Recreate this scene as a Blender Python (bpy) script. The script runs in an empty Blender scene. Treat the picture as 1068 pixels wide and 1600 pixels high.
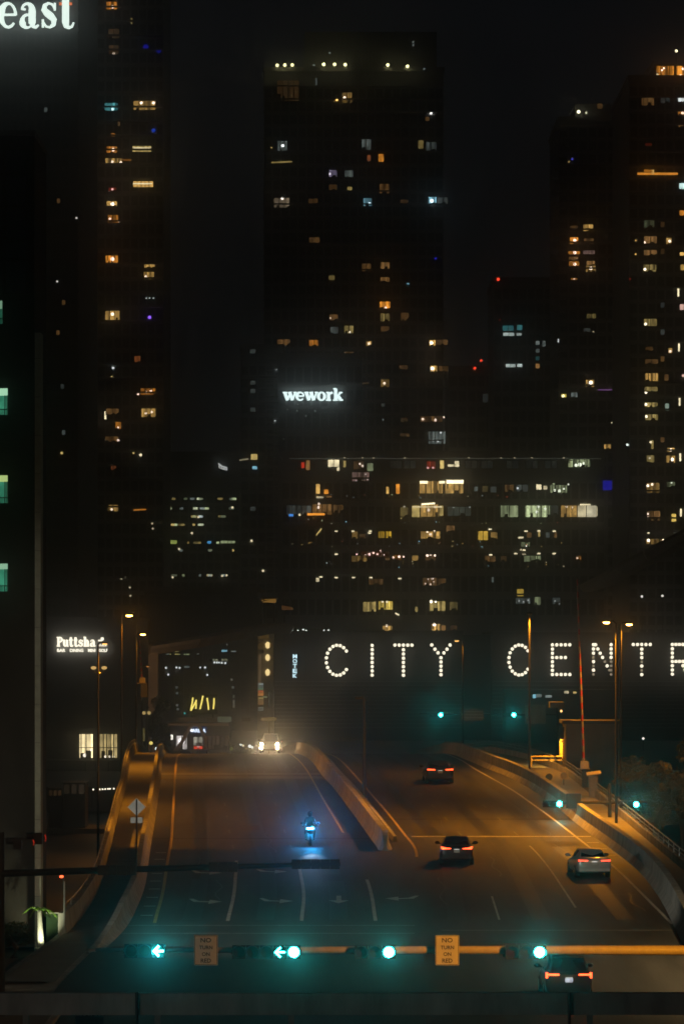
import bpy, bmesh, math, random
import numpy as np
from mathutils import Vector, Matrix

random.seed(7)
scene = bpy.context.scene
COL = scene.collection

# ------------------------------------------------------------------ camera, world, exposure
F, CX, VH, HCAM = 6000.0, 534.0, 1010.0, 13.6      # focal length in photo pixels, centre column, horizon row, eye height
cam_d = bpy.data.cameras.new('camera')
cam_d.sensor_fit = 'VERTICAL'; cam_d.sensor_height = 36.0; cam_d.sensor_width = 24.0
cam_d.lens = F / 1600.0 * 36.0
cam_d.shift_y = (VH - 800.0) / 1600.0
cam_d.clip_start = 1.0; cam_d.clip_end = 6000.0
cam = bpy.data.objects.new('camera', cam_d); COL.objects.link(cam)
cam.location = (0, 0, HCAM); cam.rotation_euler = (math.radians(90), 0, 0)
scene.camera = cam

world = bpy.data.worlds.new('World'); scene.world = world; world.use_nodes = True
bg = world.node_tree.nodes['Background']
bg.inputs[0].default_value = (0.88, 0.99, 1.12, 1); bg.inputs[1].default_value = 0.0052   # city-lit night sky

scene.view_settings.view_transform = 'Standard'; scene.view_settings.look = 'None'
scene.view_settings.gamma = 1.0; scene.view_settings.exposure = 0.0
scene.view_settings.use_curve_mapping = False
scene.render.engine = 'CYCLES'
cy = scene.cycles
cy.use_denoising = True
try:
    cy.denoiser = 'OPENIMAGEDENOISE'
except Exception:
    pass
cy.use_light_tree = True
cy.max_bounces = 6; cy.diffuse_bounces = 2; cy.glossy_bounces = 3; cy.volume_bounces = 0
cy.transparent_max_bounces = 8
cy.sample_clamp_indirect = 3.0
cy.caustics_reflective = False; cy.caustics_refractive = False
cy.pixel_filter_type = 'BLACKMAN_HARRIS'; cy.filter_width = 1.6

HAZE = 0.0011                                         # density of the haze added for lamp glow and lifted blacks (built last)
def thru(d): return math.exp(max(0, HAZE - 0.0006) * d)
def P(x, v, d):
    return Vector(((x - CX) * d / F, d, HCAM - (v - VH) * d / F))
def X_(x, d): return (x - CX) * d / F
def Z_(v, d): return HCAM - (v - VH) * d / F

# ------------------------------------------------------------------ materials
MATS = {}
def mat(name, col, rough=0.7, metal=0.0, scale=3.0, var=0.25, bump=0.0, spec=0.5, coat=0.0, stretch=None):
    if name in MATS: return MATS[name]
    m = bpy.data.materials.new(name); m.use_nodes = True
    nt = m.node_tree; n = nt.nodes; l = nt.links
    b = n['Principled BSDF']
    b.inputs['Roughness'].default_value = rough; b.inputs['Metallic'].default_value = metal
    b.inputs['Specular IOR Level'].default_value = spec
    if coat: b.inputs['Coat Weight'].default_value = coat
    tc = n.new('ShaderNodeTexCoord')
    src = tc.outputs['Object']
    if stretch:
        mp = n.new('ShaderNodeMapping'); mp.inputs['Scale'].default_value = stretch
        l.new(src, mp.inputs[0]); src = mp.outputs[0]
    nz = n.new('ShaderNodeTexNoise'); nz.inputs['Scale'].default_value = scale
    nz.inputs['Detail'].default_value = 6; nz.inputs['Roughness'].default_value = 0.65
    l.new(src, nz.inputs['Vector'])
    cr = n.new('ShaderNodeValToRGB')
    c = Vector(col)
    cr.color_ramp.elements[0].position = 0.25; cr.color_ramp.elements[1].position = 0.75
    cr.color_ramp.elements[0].color = (*(c * (1 - var)), 1)
    cr.color_ramp.elements[1].color = (*[min(1, x) for x in c * (1 + var)], 1)
    l.new(nz.outputs['Fac'], cr.inputs['Fac']); l.new(cr.outputs['Color'], b.inputs['Base Color'])
    if bump:
        n2 = n.new('ShaderNodeTexNoise'); n2.inputs['Scale'].default_value = scale * 9; n2.inputs['Detail'].default_value = 4
        l.new(src, n2.inputs['Vector'])
        bp = n.new('ShaderNodeBump'); bp.inputs['Strength'].default_value = bump; bp.inputs['Distance'].default_value = 0.02
        l.new(n2.outputs['Fac'], bp.inputs['Height']); l.new(bp.outputs['Normal'], b.inputs['Normal'])
    MATS[name] = m
    return m

def emit(name, col, strength, sampled=False, var=0.0, scale=1.2):
    key = (name, tuple(round(c, 3) for c in col), round(strength, 4))
    if key in MATS: return MATS[key]
    m = bpy.data.materials.new(name); m.use_nodes = True
    nt = m.node_tree; n = nt.nodes; l = nt.links
    n.remove(n['Principled BSDF'])
    e = n.new('ShaderNodeEmission'); e.inputs['Strength'].default_value = strength
    e.inputs['Color'].default_value = (*col, 1)
    if var:
        tc = n.new('ShaderNodeTexCoord'); nz = n.new('ShaderNodeTexNoise'); nz.inputs['Scale'].default_value = scale
        nz.inputs['Detail'].default_value = 3
        l.new(tc.outputs['Object'], nz.inputs['Vector'])
        mr = n.new('ShaderNodeMapRange'); mr.inputs['From Min'].default_value = 0.3; mr.inputs['From Max'].default_value = 0.7
        mr.inputs['To Min'].default_value = strength * (1 - var); mr.inputs['To Max'].default_value = strength * (1 + var)
        l.new(nz.outputs['Fac'], mr.inputs['Value']); l.new(mr.outputs['Result'], e.inputs['Strength'])
    l.new(e.outputs[0], n['Material Output'].inputs['Surface'])
    try:
        m.cycles.emission_sampling = 'AUTO' if sampled else 'NONE'
    except Exception:
        pass
    MATS[key] = m
    return m

# ------------------------------------------------------------------ mesh builder
def origin(o):
    v = Vector((0, 0, 0))
    while o is not None:
        v = v + o.location; o = o.parent
    return v

class MB:
    def __init__(s): s.v = []; s.f = []; s.smooth = False
    def add(s, vs, fs):
        b = len(s.v); s.v += [tuple(x) for x in vs]; s.f += [tuple(i + b for i in f) for f in fs]; return s
    def box(s, a, b):
        x0, y0, z0 = a; x1, y1, z1 = b
        x0, x1 = min(x0, x1), max(x0, x1); y0, y1 = min(y0, y1), max(y0, y1); z0, z1 = min(z0, z1), max(z0, z1)
        return s.add([(x0,y0,z0),(x1,y0,z0),(x1,y1,z0),(x0,y1,z0),(x0,y0,z1),(x1,y0,z1),(x1,y1,z1),(x0,y1,z1)],
              [(0,3,2,1),(4,5,6,7),(0,1,5,4),(1,2,6,5),(2,3,7,6),(3,0,4,7)])
    def cbox(s, c, d):
        return s.box([c[i] - d[i] / 2 for i in range(3)], [c[i] + d[i] / 2 for i in range(3)])
    def quad(s, a, b, c, d): return s.add([a, b, c, d], [(0, 1, 2, 3)])
    def tube(s, p0, p1, r0, r1=None, n=10, caps=True):
        r1 = r0 if r1 is None else r1
        p0, p1 = Vector(p0), Vector(p1); ax = (p1 - p0).normalized()
        u = ax.orthogonal().normalized(); w = ax.cross(u)
        vs = []
        for p, r in ((p0, r0), (p1, r1)):
            for i in range(n):
                a = 2 * math.pi * i / n
                vs.append(p + u * (r * math.cos(a)) + w * (r * math.sin(a)))
        fs = [(i, (i + 1) % n, n + (i + 1) % n, n + i) for i in range(n)]
        if caps: fs += [tuple(range(n - 1, -1, -1)), tuple(range(n, 2 * n))]
        return s.add(vs, fs)
    def path(s, pts, rs, n=8):
        pts = [Vector(p) for p in pts]
        if not isinstance(rs, (list, tuple)): rs = [rs] * len(pts)
        vs = []; fs = []
        for k, p in enumerate(pts):
            t = (pts[min(k + 1, len(pts) - 1)] - pts[max(k - 1, 0)]).normalized()
            u = t.cross(Vector((0, 0, 1)))
            if u.length < 1e-3: u = t.cross(Vector((0, 1, 0)))
            u.normalize(); w = u.cross(t)
            for i in range(n):
                a = 2 * math.pi * i / n
                vs.append(p + u * (rs[k] * math.cos(a)) + w * (rs[k] * math.sin(a)))
        for k in range(len(pts) - 1):
            for i in range(n):
                fs.append((k*n+i, k*n+(i+1) % n, (k+1)*n+(i+1) % n, (k+1)*n+i))
        fs += [tuple(range(n - 1, -1, -1)), tuple(range((len(pts)-1)*n, len(pts)*n))]
        return s.add(vs, fs)
    def sphere(s, c, r, seg=10, rings=6, sc=(1, 1, 1)):
        vs = [(c[0], c[1], c[2] + r * sc[2])]
        for j in range(1, rings):
            t = math.pi * j / rings
            for i in range(seg):
                a = 2 * math.pi * i / seg
                vs.append((c[0] + r*sc[0]*math.sin(t)*math.cos(a), c[1] + r*sc[1]*math.sin(t)*math.sin(a), c[2] + r*sc[2]*math.cos(t)))
        vs.append((c[0], c[1], c[2] - r * sc[2])); L = len(vs) - 1
        fs = [(0, 1 + i, 1 + (i + 1) % seg) for i in range(seg)]
        for j in range(rings - 2):
            for i in range(seg):
                a = 1 + j*seg + i; b = 1 + j*seg + (i+1) % seg
                fs.append((a, a + seg, b + seg, b))
        fs += [(1 + (rings-2)*seg + (i+1) % seg, 1 + (rings-2)*seg + i, L) for i in range(seg)]
        return s.add(vs, fs)
    def disc(s, c, r, n=16, ny=-1, dome=0.0):          # a lens facing -Y (ny=-1) or +Y
        vs = [(c[0], c[1] + ny * dome, c[2])]
        for i in range(n):
            a = 2 * math.pi * i / n
            vs.append((c[0] + r * math.cos(a), c[1], c[2] + r * math.sin(a)))
        fs = [(0, 1 + i, 1 + (i + 1) % n) if ny < 0 else (0, 1 + (i + 1) % n, 1 + i) for i in range(n)]
        return s.add(vs, fs)
    def prism(s, poly, y0, y1):                        # polygon in X,Z pushed along Y
        n = len(poly)
        vs = [(x, y0, z) for x, z in poly] + [(x, y1, z) for x, z in poly]
        fs = [tuple(range(n)), tuple(range(2*n - 1, n - 1, -1))]
        fs += [(i, i + n, (i + 1) % n + n, (i + 1) % n) for i in range(n)]
        return s.add(vs, fs)
    def loft(s, rings, closed=True, caps=True):
        n = len(rings[0]); vs = [p for r in rings for p in r]; fs = []
        for k in range(len(rings) - 1):
            for i in range(n if closed else n - 1):
                fs.append((k*n+i, k*n+(i+1) % n, (k+1)*n+(i+1) % n, (k+1)*n+i))
        if caps and closed:
            fs += [tuple(range(n - 1, -1, -1)), tuple(range((len(rings)-1)*n, len(rings)*n))]
        return s.add(vs, fs)
    def mesh(s, name, m, off=(0, 0, 0)):
        me = bpy.data.meshes.new(name)
        off = Vector(off)
        me.from_pydata([tuple(Vector(p) - off) for p in s.v], [], s.f)
        me.materials.append(m)
        if s.smooth:
            for p in me.polygons: p.use_smooth = True
        me.update()
        return me
    def build(s, name, m, parent=None, local=False, kind=None):
        off = (0, 0, 0) if (local or parent is None) else origin(parent)
        me = s.mesh(name, m, off)
        bm = bmesh.new(); bm.from_mesh(me); bmesh.ops.recalc_face_normals(bm, faces=bm.faces); bm.to_mesh(me); bm.free()
        o = bpy.data.objects.new(name, me); COL.objects.link(o)
        if parent is not None: o.parent = parent
        if kind: o['kind'] = kind
        return o

def thing(name, label, cat, loc=(0, 0, 0), rz=0.0, group=None):
    o = bpy.data.objects.new(name, None); COL.objects.link(o)
    o.location = loc; o.rotation_euler = (0, 0, rz); o.empty_display_size = 0.2
    o['label'] = label; o['category'] = cat
    if group: o['group'] = group
    return o
def tag(o, label, cat, group=None):
    o['label'] = label; o['category'] = cat
    if group: o['group'] = group
    return o
def kids(o): return [c for c in bpy.data.objects if c.parent == o]
def copy_tree(o, parent=None):
    c = o.copy(); COL.objects.link(c)
    if parent is not None: c.parent = parent
    for ch in list(o.children): copy_tree(ch, c)
    return c
def inst(name, me, parent, loc, scale=(1, 1, 1), rot=None):       # a piece sharing its mesh, loc in world coordinates
    o = bpy.data.objects.new(name, me); COL.objects.link(o)
    if parent is not None:
        o.parent = parent; o.location = Vector(loc) - origin(parent)
    else: o.location = loc
    o.scale = scale
    if rot: o.rotation_euler = rot
    return o
def lamp(kind, name, parent, loc, col, watts, size=0.15, aim=None, angle=150, blend=0.6):
    d = bpy.data.lights.new(name, kind); d.color = col; d.energy = watts
    if kind == 'SPOT':
        d.spot_size = math.radians(angle); d.spot_blend = blend; d.shadow_soft_size = size
    elif kind == 'POINT': d.shadow_soft_size = size
    o = bpy.data.objects.new(name, d); COL.objects.link(o)
    o.parent = parent; o.location = Vector(loc) - origin(parent)
    if aim is not None:
        o.rotation_euler = (Vector(aim) - Vector(loc)).to_track_quat('-Z', 'Y').to_euler()
    return o

# ------------------------------------------------------------------ lettering
def text_mesh(name, s, width, height, m, parent, loc, extrude=0.03, bold=0.0, rx=math.pi/2, ry=0.0, center=True):
    c = bpy.data.curves.new(name, 'FONT'); c.body = s; c.extrude = extrude; c.offset = bold
    c.align_x = 'LEFT'; c.resolution_u = 3
    t = bpy.data.objects.new(name, c); COL.objects.link(t)
    bpy.context.view_layer.update()
    me = bpy.data.meshes.new_from_object(t.evaluated_get(bpy.context.evaluated_depsgraph_get()))
    bpy.data.objects.remove(t)
    xs = [v.co.x for v in me.vertices]; ys = [v.co.y for v in me.vertices]
    x0, x1, y0, y1 = min(xs), max(xs), min(ys), max(ys)
    kx = width / (x1 - x0); ky = height / (y1 - y0)
    for v in me.vertices:
        v.co = ((v.co.x - (x0 + x1) / 2) * kx, (v.co.y - (y0 + y1) / 2) * ky, v.co.z)
    me.materials.clear(); me.materials.append(m); me.name = name
    o = bpy.data.objects.new(name, me); COL.objects.link(o)
    o.rotation_euler = (rx, ry, 0)
    if parent is not None: o.parent = parent; o.location = Vector(loc) - origin(parent)
    else: o.location = loc
    return o

def arc(cx, cy, rx, ry, a0, a1, n=14):
    return [(cx + rx*math.cos(math.radians(a0 + (a1-a0)*i/n)), cy + ry*math.sin(math.radians(a0 + (a1-a0)*i/n))) for i in range(n + 1)]
T, N_ = 0.27, 0.085
def wid(n, pairs):
    xs = [p[0] for p in pairs]; ws = [p[1] for p in pairs]
    return [float(np.interp(i / n, xs, ws)) for i in range(n + 1)]
def glyph(ch, T=T, N=N_):
    """strokes of one bold serif letter: (points, widths); x-height 1.  Returns strokes, advance."""
    S = []
    def st(pts, w): S.append((pts, w if isinstance(w, list) else [w] * len(pts)))
    def serif(x, y, w=0.42): st([(x - w/2, y), (x + w/2, y)], N)
    if ch == 'e':
        a = arc(.45, .5, .34, .46, 0, 320, 26); st(a, wid(26, [(0, N*1.4), (.25, N), (.5, T), (.78, N*1.3), (1, N)]))
        st([(.16, .52), (.80, .52)], N); return S, .92
    if ch == 'a':
        st([(.22, .70), (.24, .78)], .2)
        st([(.17, .74)] + arc(.40, .70, .24, .25, 150, 0, 12) + [(.64, .5)], wid(13, [(0, .1), (.4, N), (.75, T*.8), (1, T)]))
        st([(.64, .7), (.64, .18)], T)
        st([(.64, .2), (.70, .06), (.80, .03), (.95, .12)], [T*.8, T*.55, N*1.3, N*.8])
        b = arc(.42, .27, .24, .25, 80, 300, 14); st([(.64, .58)] + b + [(.62, .18)], wid(16, [(0, N), (.3, N*1.3), (.55, T*.95), (.8, N), (1, N*.6)]))
        return S, 1.0
    if ch == 's':
        p = [(.68, .78), (.58, .92), (.40, .97), (.23, .88), (.20, .72), (.34, .58), (.52, .46), (.66, .32), (.64, .13), (.46, .03), (.28, .07), (.15, .24)]
        st(p, [N, N, N*1.1, T*.6, T*.85, T, T, T*.85, T*.6, N*1.1, N, N]); st([(.70, .98), (.70, .68)], N); st([(.14, .02), (.14, .34)], N); return S, .86
    if ch == 't':
        st([(.34, 1.38), (.34, .22)], T); st([(.34, .24), (.38, .08), (.50, .02), (.64, .06), (.72, .22)], [T, T*.8, N*1.5, N, N*.8])
        return S, .74
    if ch == '-':                                      # the bar of a t, kept apart so that it can differ
        st([(.04, .95), (.64, .95)], N * 1.2); return S, .74
    if ch == 'w':
        st([(.12, .96), (.40, .03)], T); st([(.40, .03), (.64, .92)], N*1.3); st([(.60, .96), (.88, .03)], T); st([(.88, .03), (1.14, .96)], N*1.3)
        serif(.14, .95, .44); serif(.62, .95, .4); serif(1.14, .95, .34); return S, 1.2
    if ch == 'o':
        st(arc(.44, .5, .31, .46, 0, 360, 28), wid(28, [(0, T), (.25, N), (.5, T), (.75, N), (1, T)])); return S, .88
    if ch == 'r':
        st([(.26, .98), (.26, .03)], T); serif(.24, .04, .5); serif(.16, .95, .3)
        st([(.30, .55), (.42, .88), (.58, .92), (.66, .82)], [N, N*1.6, N*2, .2]); return S, .7
    if ch == 'k':
        st([(.26, 1.42), (.26, .03)], T); serif(.24, .04, .5); serif(.15, 1.40, .3)
        st([(.36, .42), (.76, .95)], N*1.4); st([(.44, .60), (.78, .04)], T); serif(.76, .95, .36); serif(.80, .04, .4); return S, .95
    if ch == 'P':
        st([(.26, 1.38), (.26, .03)], T); serif(.26, .04, .56); serif(.22, 1.36, .5)
        st([(.26, 1.36)] + arc(.46, 1.02, .32, .34, 90, -90, 12) + [(.26, .68)], wid(14, [(0, N), (.3, N*1.5), (.5, T), (.7, N*1.5), (1, N)])); return S, .92
    if ch == 'u':
        st([(.24, .98), (.24, .26)], T); st([(.24, .30), (.32, .07), (.48, .04), (.62, .22)], [T, T*.7, N*1.4, N]); st([(.70, .98), (.70, .03)], T)
        serif(.16, .95, .34); serif(.64, .95, .3); serif(.80, .04, .26); return S, .95
    if ch == 'h':
        st([(.24, 1.42), (.24, .03)], T); serif(.24, .04, .46); serif(.14, 1.4, .3)
        st([(.28, .62), (.40, .92), (.58, .93), (.68, .72), (.68, .03)], [N, N*1.5, T*.7, T, T]); serif(.68, .04, .46); return S, .96
    return S, .5
def ribbon(mb, pts, ws, ox, oz, sx, sz, y, th):
    pts = [(ox + p[0]*sx, oz + p[1]*sz) for p in pts]; n = len(pts); L = []; R = []
    ws = [float(q) for q in np.interp(np.linspace(0, 1, n), np.linspace(0, 1, len(ws)), ws)]
    for i in range(n):
        a = pts[max(i-1, 0)]; b = pts[min(i+1, n-1)]
        dx, dz = b[0]-a[0], b[1]-a[1]; q = math.hypot(dx, dz) or 1
        w = ws[i] * (sx + sz) / 4
        L.append((pts[i][0] - dz/q*w, pts[i][1] + dx/q*w)); R.append((pts[i][0] + dz/q*w, pts[i][1] - dx/q*w))
    vs = []
    for i in range(n): vs += [(L[i][0], y, L[i][1]), (R[i][0], y, R[i][1]), (L[i][0], y+th, L[i][1]), (R[i][0], y+th, R[i][1])]
    fs = []
    for i in range(n - 1):
        a = i*4; b = a+4
        fs += [(a, a+1, b+1, b), (a+2, b+2, b+3, a+3), (a, b, b+2, a+2), (a+1, a+3, b+3, b+1)]
    fs += [(0, 2, 3, 1), ((n-1)*4, (n-1)*4+1, (n-1)*4+3, (n-1)*4+2)]
    mb.add(vs, fs)
def serif_word(word, parent, x0, x1, zbase, xh, y, th, m, barm=None, T=T, N=N_, tight=1.0):
    adv = []
    for ch in word: adv.append(glyph(ch)[1] * tight)
    k = (x1 - x0) / sum(adv); x = x0; q = 0
    for ch, a in zip(word, adv):
        mb = MB(); S, _ = glyph(ch, T, N)
        for pts, ws in S:
            q += 1; ribbon(mb, pts, ws, x, zbase, k, xh, y - 0.004 * (q % 9), th)
        mb.build('letter', m, parent)
        if ch == 't':
            b = MB(); S, _ = glyph('-', T, N)
            for pts, ws in S: ribbon(b, pts, ws, x, zbase, k, xh, y + 0.05, th)
            b.build('letter_bar', barm or m, parent)
        x += a * k
# ------------------------------------------------------------------ materials of the place
M_asphalt = mat('asphalt', (0.055, 0.052, 0.05), 0.62, scale=0.55, var=0.6, bump=0.5, stretch=(1.6, 0.16, 1))
M_asphalt_near = mat('asphalt_near', (0.05, 0.05, 0.05), 0.7, scale=0.4, var=0.35, bump=0.5)
M_conc = mat('concrete', (0.42, 0.40, 0.36), 0.85, scale=0.9, var=0.55, bump=0.5, stretch=(1.2, 1.2, .35))
M_conc_d = mat('dark_concrete', (0.2, 0.19, 0.18), 0.85, scale=0.5, var=0.3, bump=0.3)
M_walk = mat('walk_concrete', (0.24, 0.23, 0.21), 0.85, scale=0.7, var=0.25, bump=0.3)
M_paint = mat('road_paint', (0.62, 0.60, 0.54), 0.6, scale=2.2, var=0.35)
M_paint_y = mat('yellow_road_paint', (0.55, 0.40, 0.10), 0.6, scale=2.2, var=0.35)
M_worn = mat('worn_road_paint', (0.17, 0.165, 0.15), 0.7, scale=3.5, var=0.5)
M_cw = mat('faded_road_paint', (0.26, 0.25, 0.23), 0.7, scale=2.5, var=0.5)
M_gatew = mat('dull_white_paint', (0.33, 0.31, 0.28), 0.7, scale=2.5, var=0.4)  # white lowered to a duller tone for the gate stripes
M_soil = mat('soil', (0.07, 0.065, 0.055), 0.95, scale=0.2, var=0.4, bump=0.3)
M_steel = mat('galvanized_steel', (0.42, 0.42, 0.41), 0.45, metal=0.6, scale=4, var=0.15)
M_lamppole = mat('bronze_pole', (0.05, 0.045, 0.04), 0.4, metal=0.2, scale=5, var=0.2)
M_black = mat('black_paint', (0.025, 0.025, 0.027), 0.5, scale=5, var=0.2)
M_dkmetal = mat('dark_metal', (0.07, 0.07, 0.075), 0.5, metal=0.3, scale=5, var=0.2)
M_white = mat('white_paint', (0.72, 0.71, 0.68), 0.6, scale=4, var=0.12)
M_red = mat('red_paint', (0.50, 0.05, 0.035), 0.55, scale=4, var=0.15)
M_mast = mat('cream_steel', (0.55, 0.50, 0.42), 0.5, scale=6, var=0.18)
M_joint = mat('joint_rubber', (0.02, 0.02, 0.02), 0.8)
M_leaf = mat('leaf', (0.055, 0.085, 0.03), 0.6, scale=1.5, var=0.45)
M_bark = mat('bark', (0.10, 0.08, 0.06), 0.9, scale=6, var=0.3, bump=0.5)

# ------------------------------------------------------------------ bridge profile: flat street, 2.6 % up-grade, crest, down the far side
def zr(d):
    d = float(d)
    if d < 137: return 0.0
    if d < 149:                                       # sag curve
        return 0.02617 * (d - 137) ** 2 / 24.0
    z288 = -3.747 + 0.02617 * 288
    if d < 288: return -3.747 + 0.02617 * d
    if d < 366:                                       # crest curve
        t = d - 288; return z288 + 0.02617 * t - 0.00083 * t * t / 2
    t = 78.0; z = z288 + 0.02617 * t - 0.00083 * t * t / 2; s = 0.02617 - 0.00083 * t
    return max(0.02, z + s * (d - 366))
def vrow(d, h=0.0): return VH + (HCAM - zr(d) - h) * F / d
_ds = np.arange(140, 346, 0.25)
def dsolve(v, h=0.0):                                 # distance at which a point h above the road shows at row v (near side of the crest)
    vs = np.array([vrow(d, h) for d in _ds])
    k = int(np.argmin(vs)); vs, ds = vs[:k + 1], _ds[:k + 1]
    return float(np.interp(-v, -vs, ds))
def curve(pts, h=0.0, far=(), near=()):
    q = sorted([(dsolve(v, h), x) for x, v in pts])
    xs = [(d, X_(x, d)) for d, x in q]
    return sorted([(d, X_(x, d)) for x, d in far] + xs + [(d, X) for X, d in near])
ST = np.arange(128, 472, 2.0)
def fn(c):
    d = np.array([p[0] for p in c]); x = np.array([p[1] for p in c])
    dense = np.arange(110, 492, 1.0)
    y = np.interp(dense, d, x)
    # straight on beyond the ends
    y = np.where(dense < d[0], x[0] + (dense - d[0]) * (x[min(2, len(x)-1)] - x[0]) / (d[min(2, len(d)-1)] - d[0]), y)
    y = np.where(dense > d[-1], x[-1] + (dense - d[-1]) * (x[-1] - x[-2]) / (d[-1] - d[-2]), y)
    k = np.ones(13) / 13; pad = np.pad(y, 6, mode='reflect', reflect_type='odd')
    y = np.convolve(pad, k, 'valid')
    return lambda q: np.interp(q, dense, y)

C_WLo = fn(curve([(190,1220),(183,1240),(170,1290),(157,1335),(150,1358),(135,1385),(108,1420)], 1.0, far=[(201,318),(212,352)], near=[(-13.4,158)]))
C_WLi = fn(curve([(242,1205),(240,1215),(232,1260),(222,1310),(216,1350),(212,1365),(200,1390),(185,1420)], 0.9, far=[(246,318),(253,352)], near=[(-10.9,160)]))
C_EL = fn(curve([(274,1205),(271,1260),(268,1312),(262,1345),(254,1400),(243,1435)], 0, far=[(277,330),(284,352)]))
C_L1 = fn(curve([(343,1205),(360,1312),(371,1345),(368,1365),(366,1400),(355,1440)], 0, far=[(340,330),(342,352)]))
C_L2 = fn(curve([(412,1205),(449,1312),(466,1348),(476,1400),(470,1440)], 0, far=[(400,330),(398,352)]))
C_ER = fn(curve([(480,1205),(508,1255),(538,1305),(573,1373),(581,1400),(586,1440)], 0, far=[(458,330),(450,352)]))
C_MB = fn(curve([(594,1290),(567,1255),(539,1220),(522,1201),(512,1193)], 1.0, far=[(492,318),(470,348)]))
C_RL = fn(curve([(546,1203),(609,1275),(636,1310),(651,1325)], 0, far=[(522,330),(505,352)], near=[(3.2,170)]))
C_RR = fn(curve([(742,1203),(801,1235),(861,1278),(925,1328),(960,1355),(1000,1395),(1040,1435)], 0, far=[(705,330),(690,352)]))
C_WR = fn(curve([(1066,1418),(1050,1385),(1025,1350),(1000,1325),(950,1290),(905,1260),(885,1243),(840,1213),(801,1193),(770,1183)], 1.0, far=[(733,318),(706,346)]))
C_WRo = fn(curve([(1068,1330),(1020,1292),(975,1256)], 1.1, far=[(885,290),(790,330),(750,360)], near=[(18.5,185),(19.0,160)]))

def strip(name, ca, cb, ds, up, m, tag_=None, parent=None):
    mb = MB(); vs = []; fs = []
    for d in ds: vs += [(float(ca(d)), d, zr(d) + up), (float(cb(d)), d, zr(d) + up)]
    for i in range(len(ds) - 1): fs.append((2*i, 2*i+1, 2*i+3, 2*i+2))
    mb.add(vs, fs); o = mb.build(name, m, parent)
    if tag_: o['kind'] = tag_
    return o
def wallstrip(name, cc, ds, prof, m, parent=None, base=0.0):
    """a wall following curve cc, cross-section prof = [(offset in X, height)] around"""
    rings = [[(float(cc(d)) + ox, d, zr(d) + base + h) for ox, h in prof] for d in ds]
    return MB().loft(rings).build(name, m, parent)

# ground, water, streets
def sheet(name, x0, x1, y0, y1, z, m):
    mb = MB(); nx, ny = 12, 12
    vs = [(x0 + (x1-x0)*i/nx, y0 + (y1-y0)*j/ny, z) for j in range(ny+1) for i in range(nx+1)]
    fs = [(j*(nx+1)+i, j*(nx+1)+i+1, (j+1)*(nx+1)+i+1, (j+1)*(nx+1)+i) for j in range(ny) for i in range(nx)]
    o = mb.add(vs, fs).build(name, m); o['kind'] = 'structure'; return o
sheet('ground', -1400, 1400, -40, 1900, -2.6, M_soil)
M_water = mat('river_water', (0.012, 0.016, 0.018), 0.5, scale=0.35, var=0.3, bump=0.6)
sheet('river', -300, 300, 178, 372, -2.4, M_water)
b = MB(); b.box((-260, -30, -2.5), (260, 178, -0.02)); o = b.build('street', M_asphalt_near); o['kind'] = 'structure'
b = MB(); b.box((-300, 372, -2.5), (300, 1300, -0.02)); o = b.build('far_ground', M_conc_d); o['kind'] = 'structure'

# roadway of the bridge (left and right carriageway are one sheet) on a concrete deck
strip('road', C_WLi, C_WR, ST, 0.012, M_asphalt, 'structure')
deck_rings = [[(float(C_WLo(d)) - 0.25, d, zr(d) - 0.02), (float(C_WRo(d)) + 0.25, d, zr(d) - 0.02), (float(C_WRo(d)) + 0.25, d, zr(d) - 1.5), (float(C_WLo(d)) - 0.25, d, zr(d) - 1.5)] for d in np.arange(150, 470, 4.0)]
o = MB().loft(deck_rings).build('bridge_deck', M_conc); o['kind'] = 'structure'
for dd in (235, 300, 365):
    b = MB(); b.box((float(C_WLo(dd)) + 1.5, dd - 1.5, -2.4), (float(C_WRo(dd)) - 1.5, dd + 1.5, zr(dd) - 1.55))
    o = b.build('bridge_pier', M_conc_d); o['kind'] = 'structure'
swl = strip('pavement', lambda d: C_WLo(d) + 0.15, lambda d: C_WLi(d) - 0.2, np.arange(152, 470, 2.0), 0.10, M_walk, 'structure')
swr = strip('pavement', lambda d: C_WR(d) + 0.35, lambda d: C_WRo(d) - 0.15, np.arange(160, 470, 2.0), 0.16, M_walk, 'structure')

# walls
jer = [(-0.16, 1.0), (0.16, 1.0), (0.24, 0.35), (0.42, 0.0), (0.42, -1.7), (-0.42, -1.7), (-0.42, 0.0), (-0.24, 0.35)]
def seg_wall(name, label, cat, cc, d0, d1, L, prof, m, group=None, gap=0.09, ramp=None):
    """a wall cast in lengths: every length is a part with a joint between"""
    t = thing(name, label, cat, (float(cc(d0)), d0, zr(d0)))
    ds = np.arange(d0, d1, L)
    for a in ds:
        e = min(a + L - gap, d1)
        q = np.linspace(a, e, 5)
        rings = []
        for d in q:
            s = 1.0
            if ramp and d < ramp: s = max(0.12, (d - d0 + 1.0) / (ramp - d0 + 1.0))
            rings.append([(float(cc(d)) + ox, float(d), zr(d) + (h * s if h > 0 else h)) for ox, h in prof])
        MB().loft(rings).build('wall_segment', m, t)
    return t
wl_prof = [(-0.14, 1.0), (0.14, 1.0), (0.2, 0.4), (0.24, 0.05), (0.24, -1.4), (-0.14, -1.4)]
left_outer = seg_wall('parapet_wall', 'outermost low curving concrete parapet with a handrail along the left walkway', 'wall', C_WLo, 171, 440, 7.0, wl_prof, M_conc)
li_prof = [(-0.13, 0.9), (0.13, 0.9), (0.22, 0.4), (0.42, 0.05), (0.42, -0.3), (-0.13, -0.3)]
left_inner = seg_wall('traffic_barrier', 'concrete barrier between the left walkway and the oncoming lanes, sinking away near the corner', 'barrier', C_WLi, 164, 440, 7.0, li_prof, M_conc, ramp=178)
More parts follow.
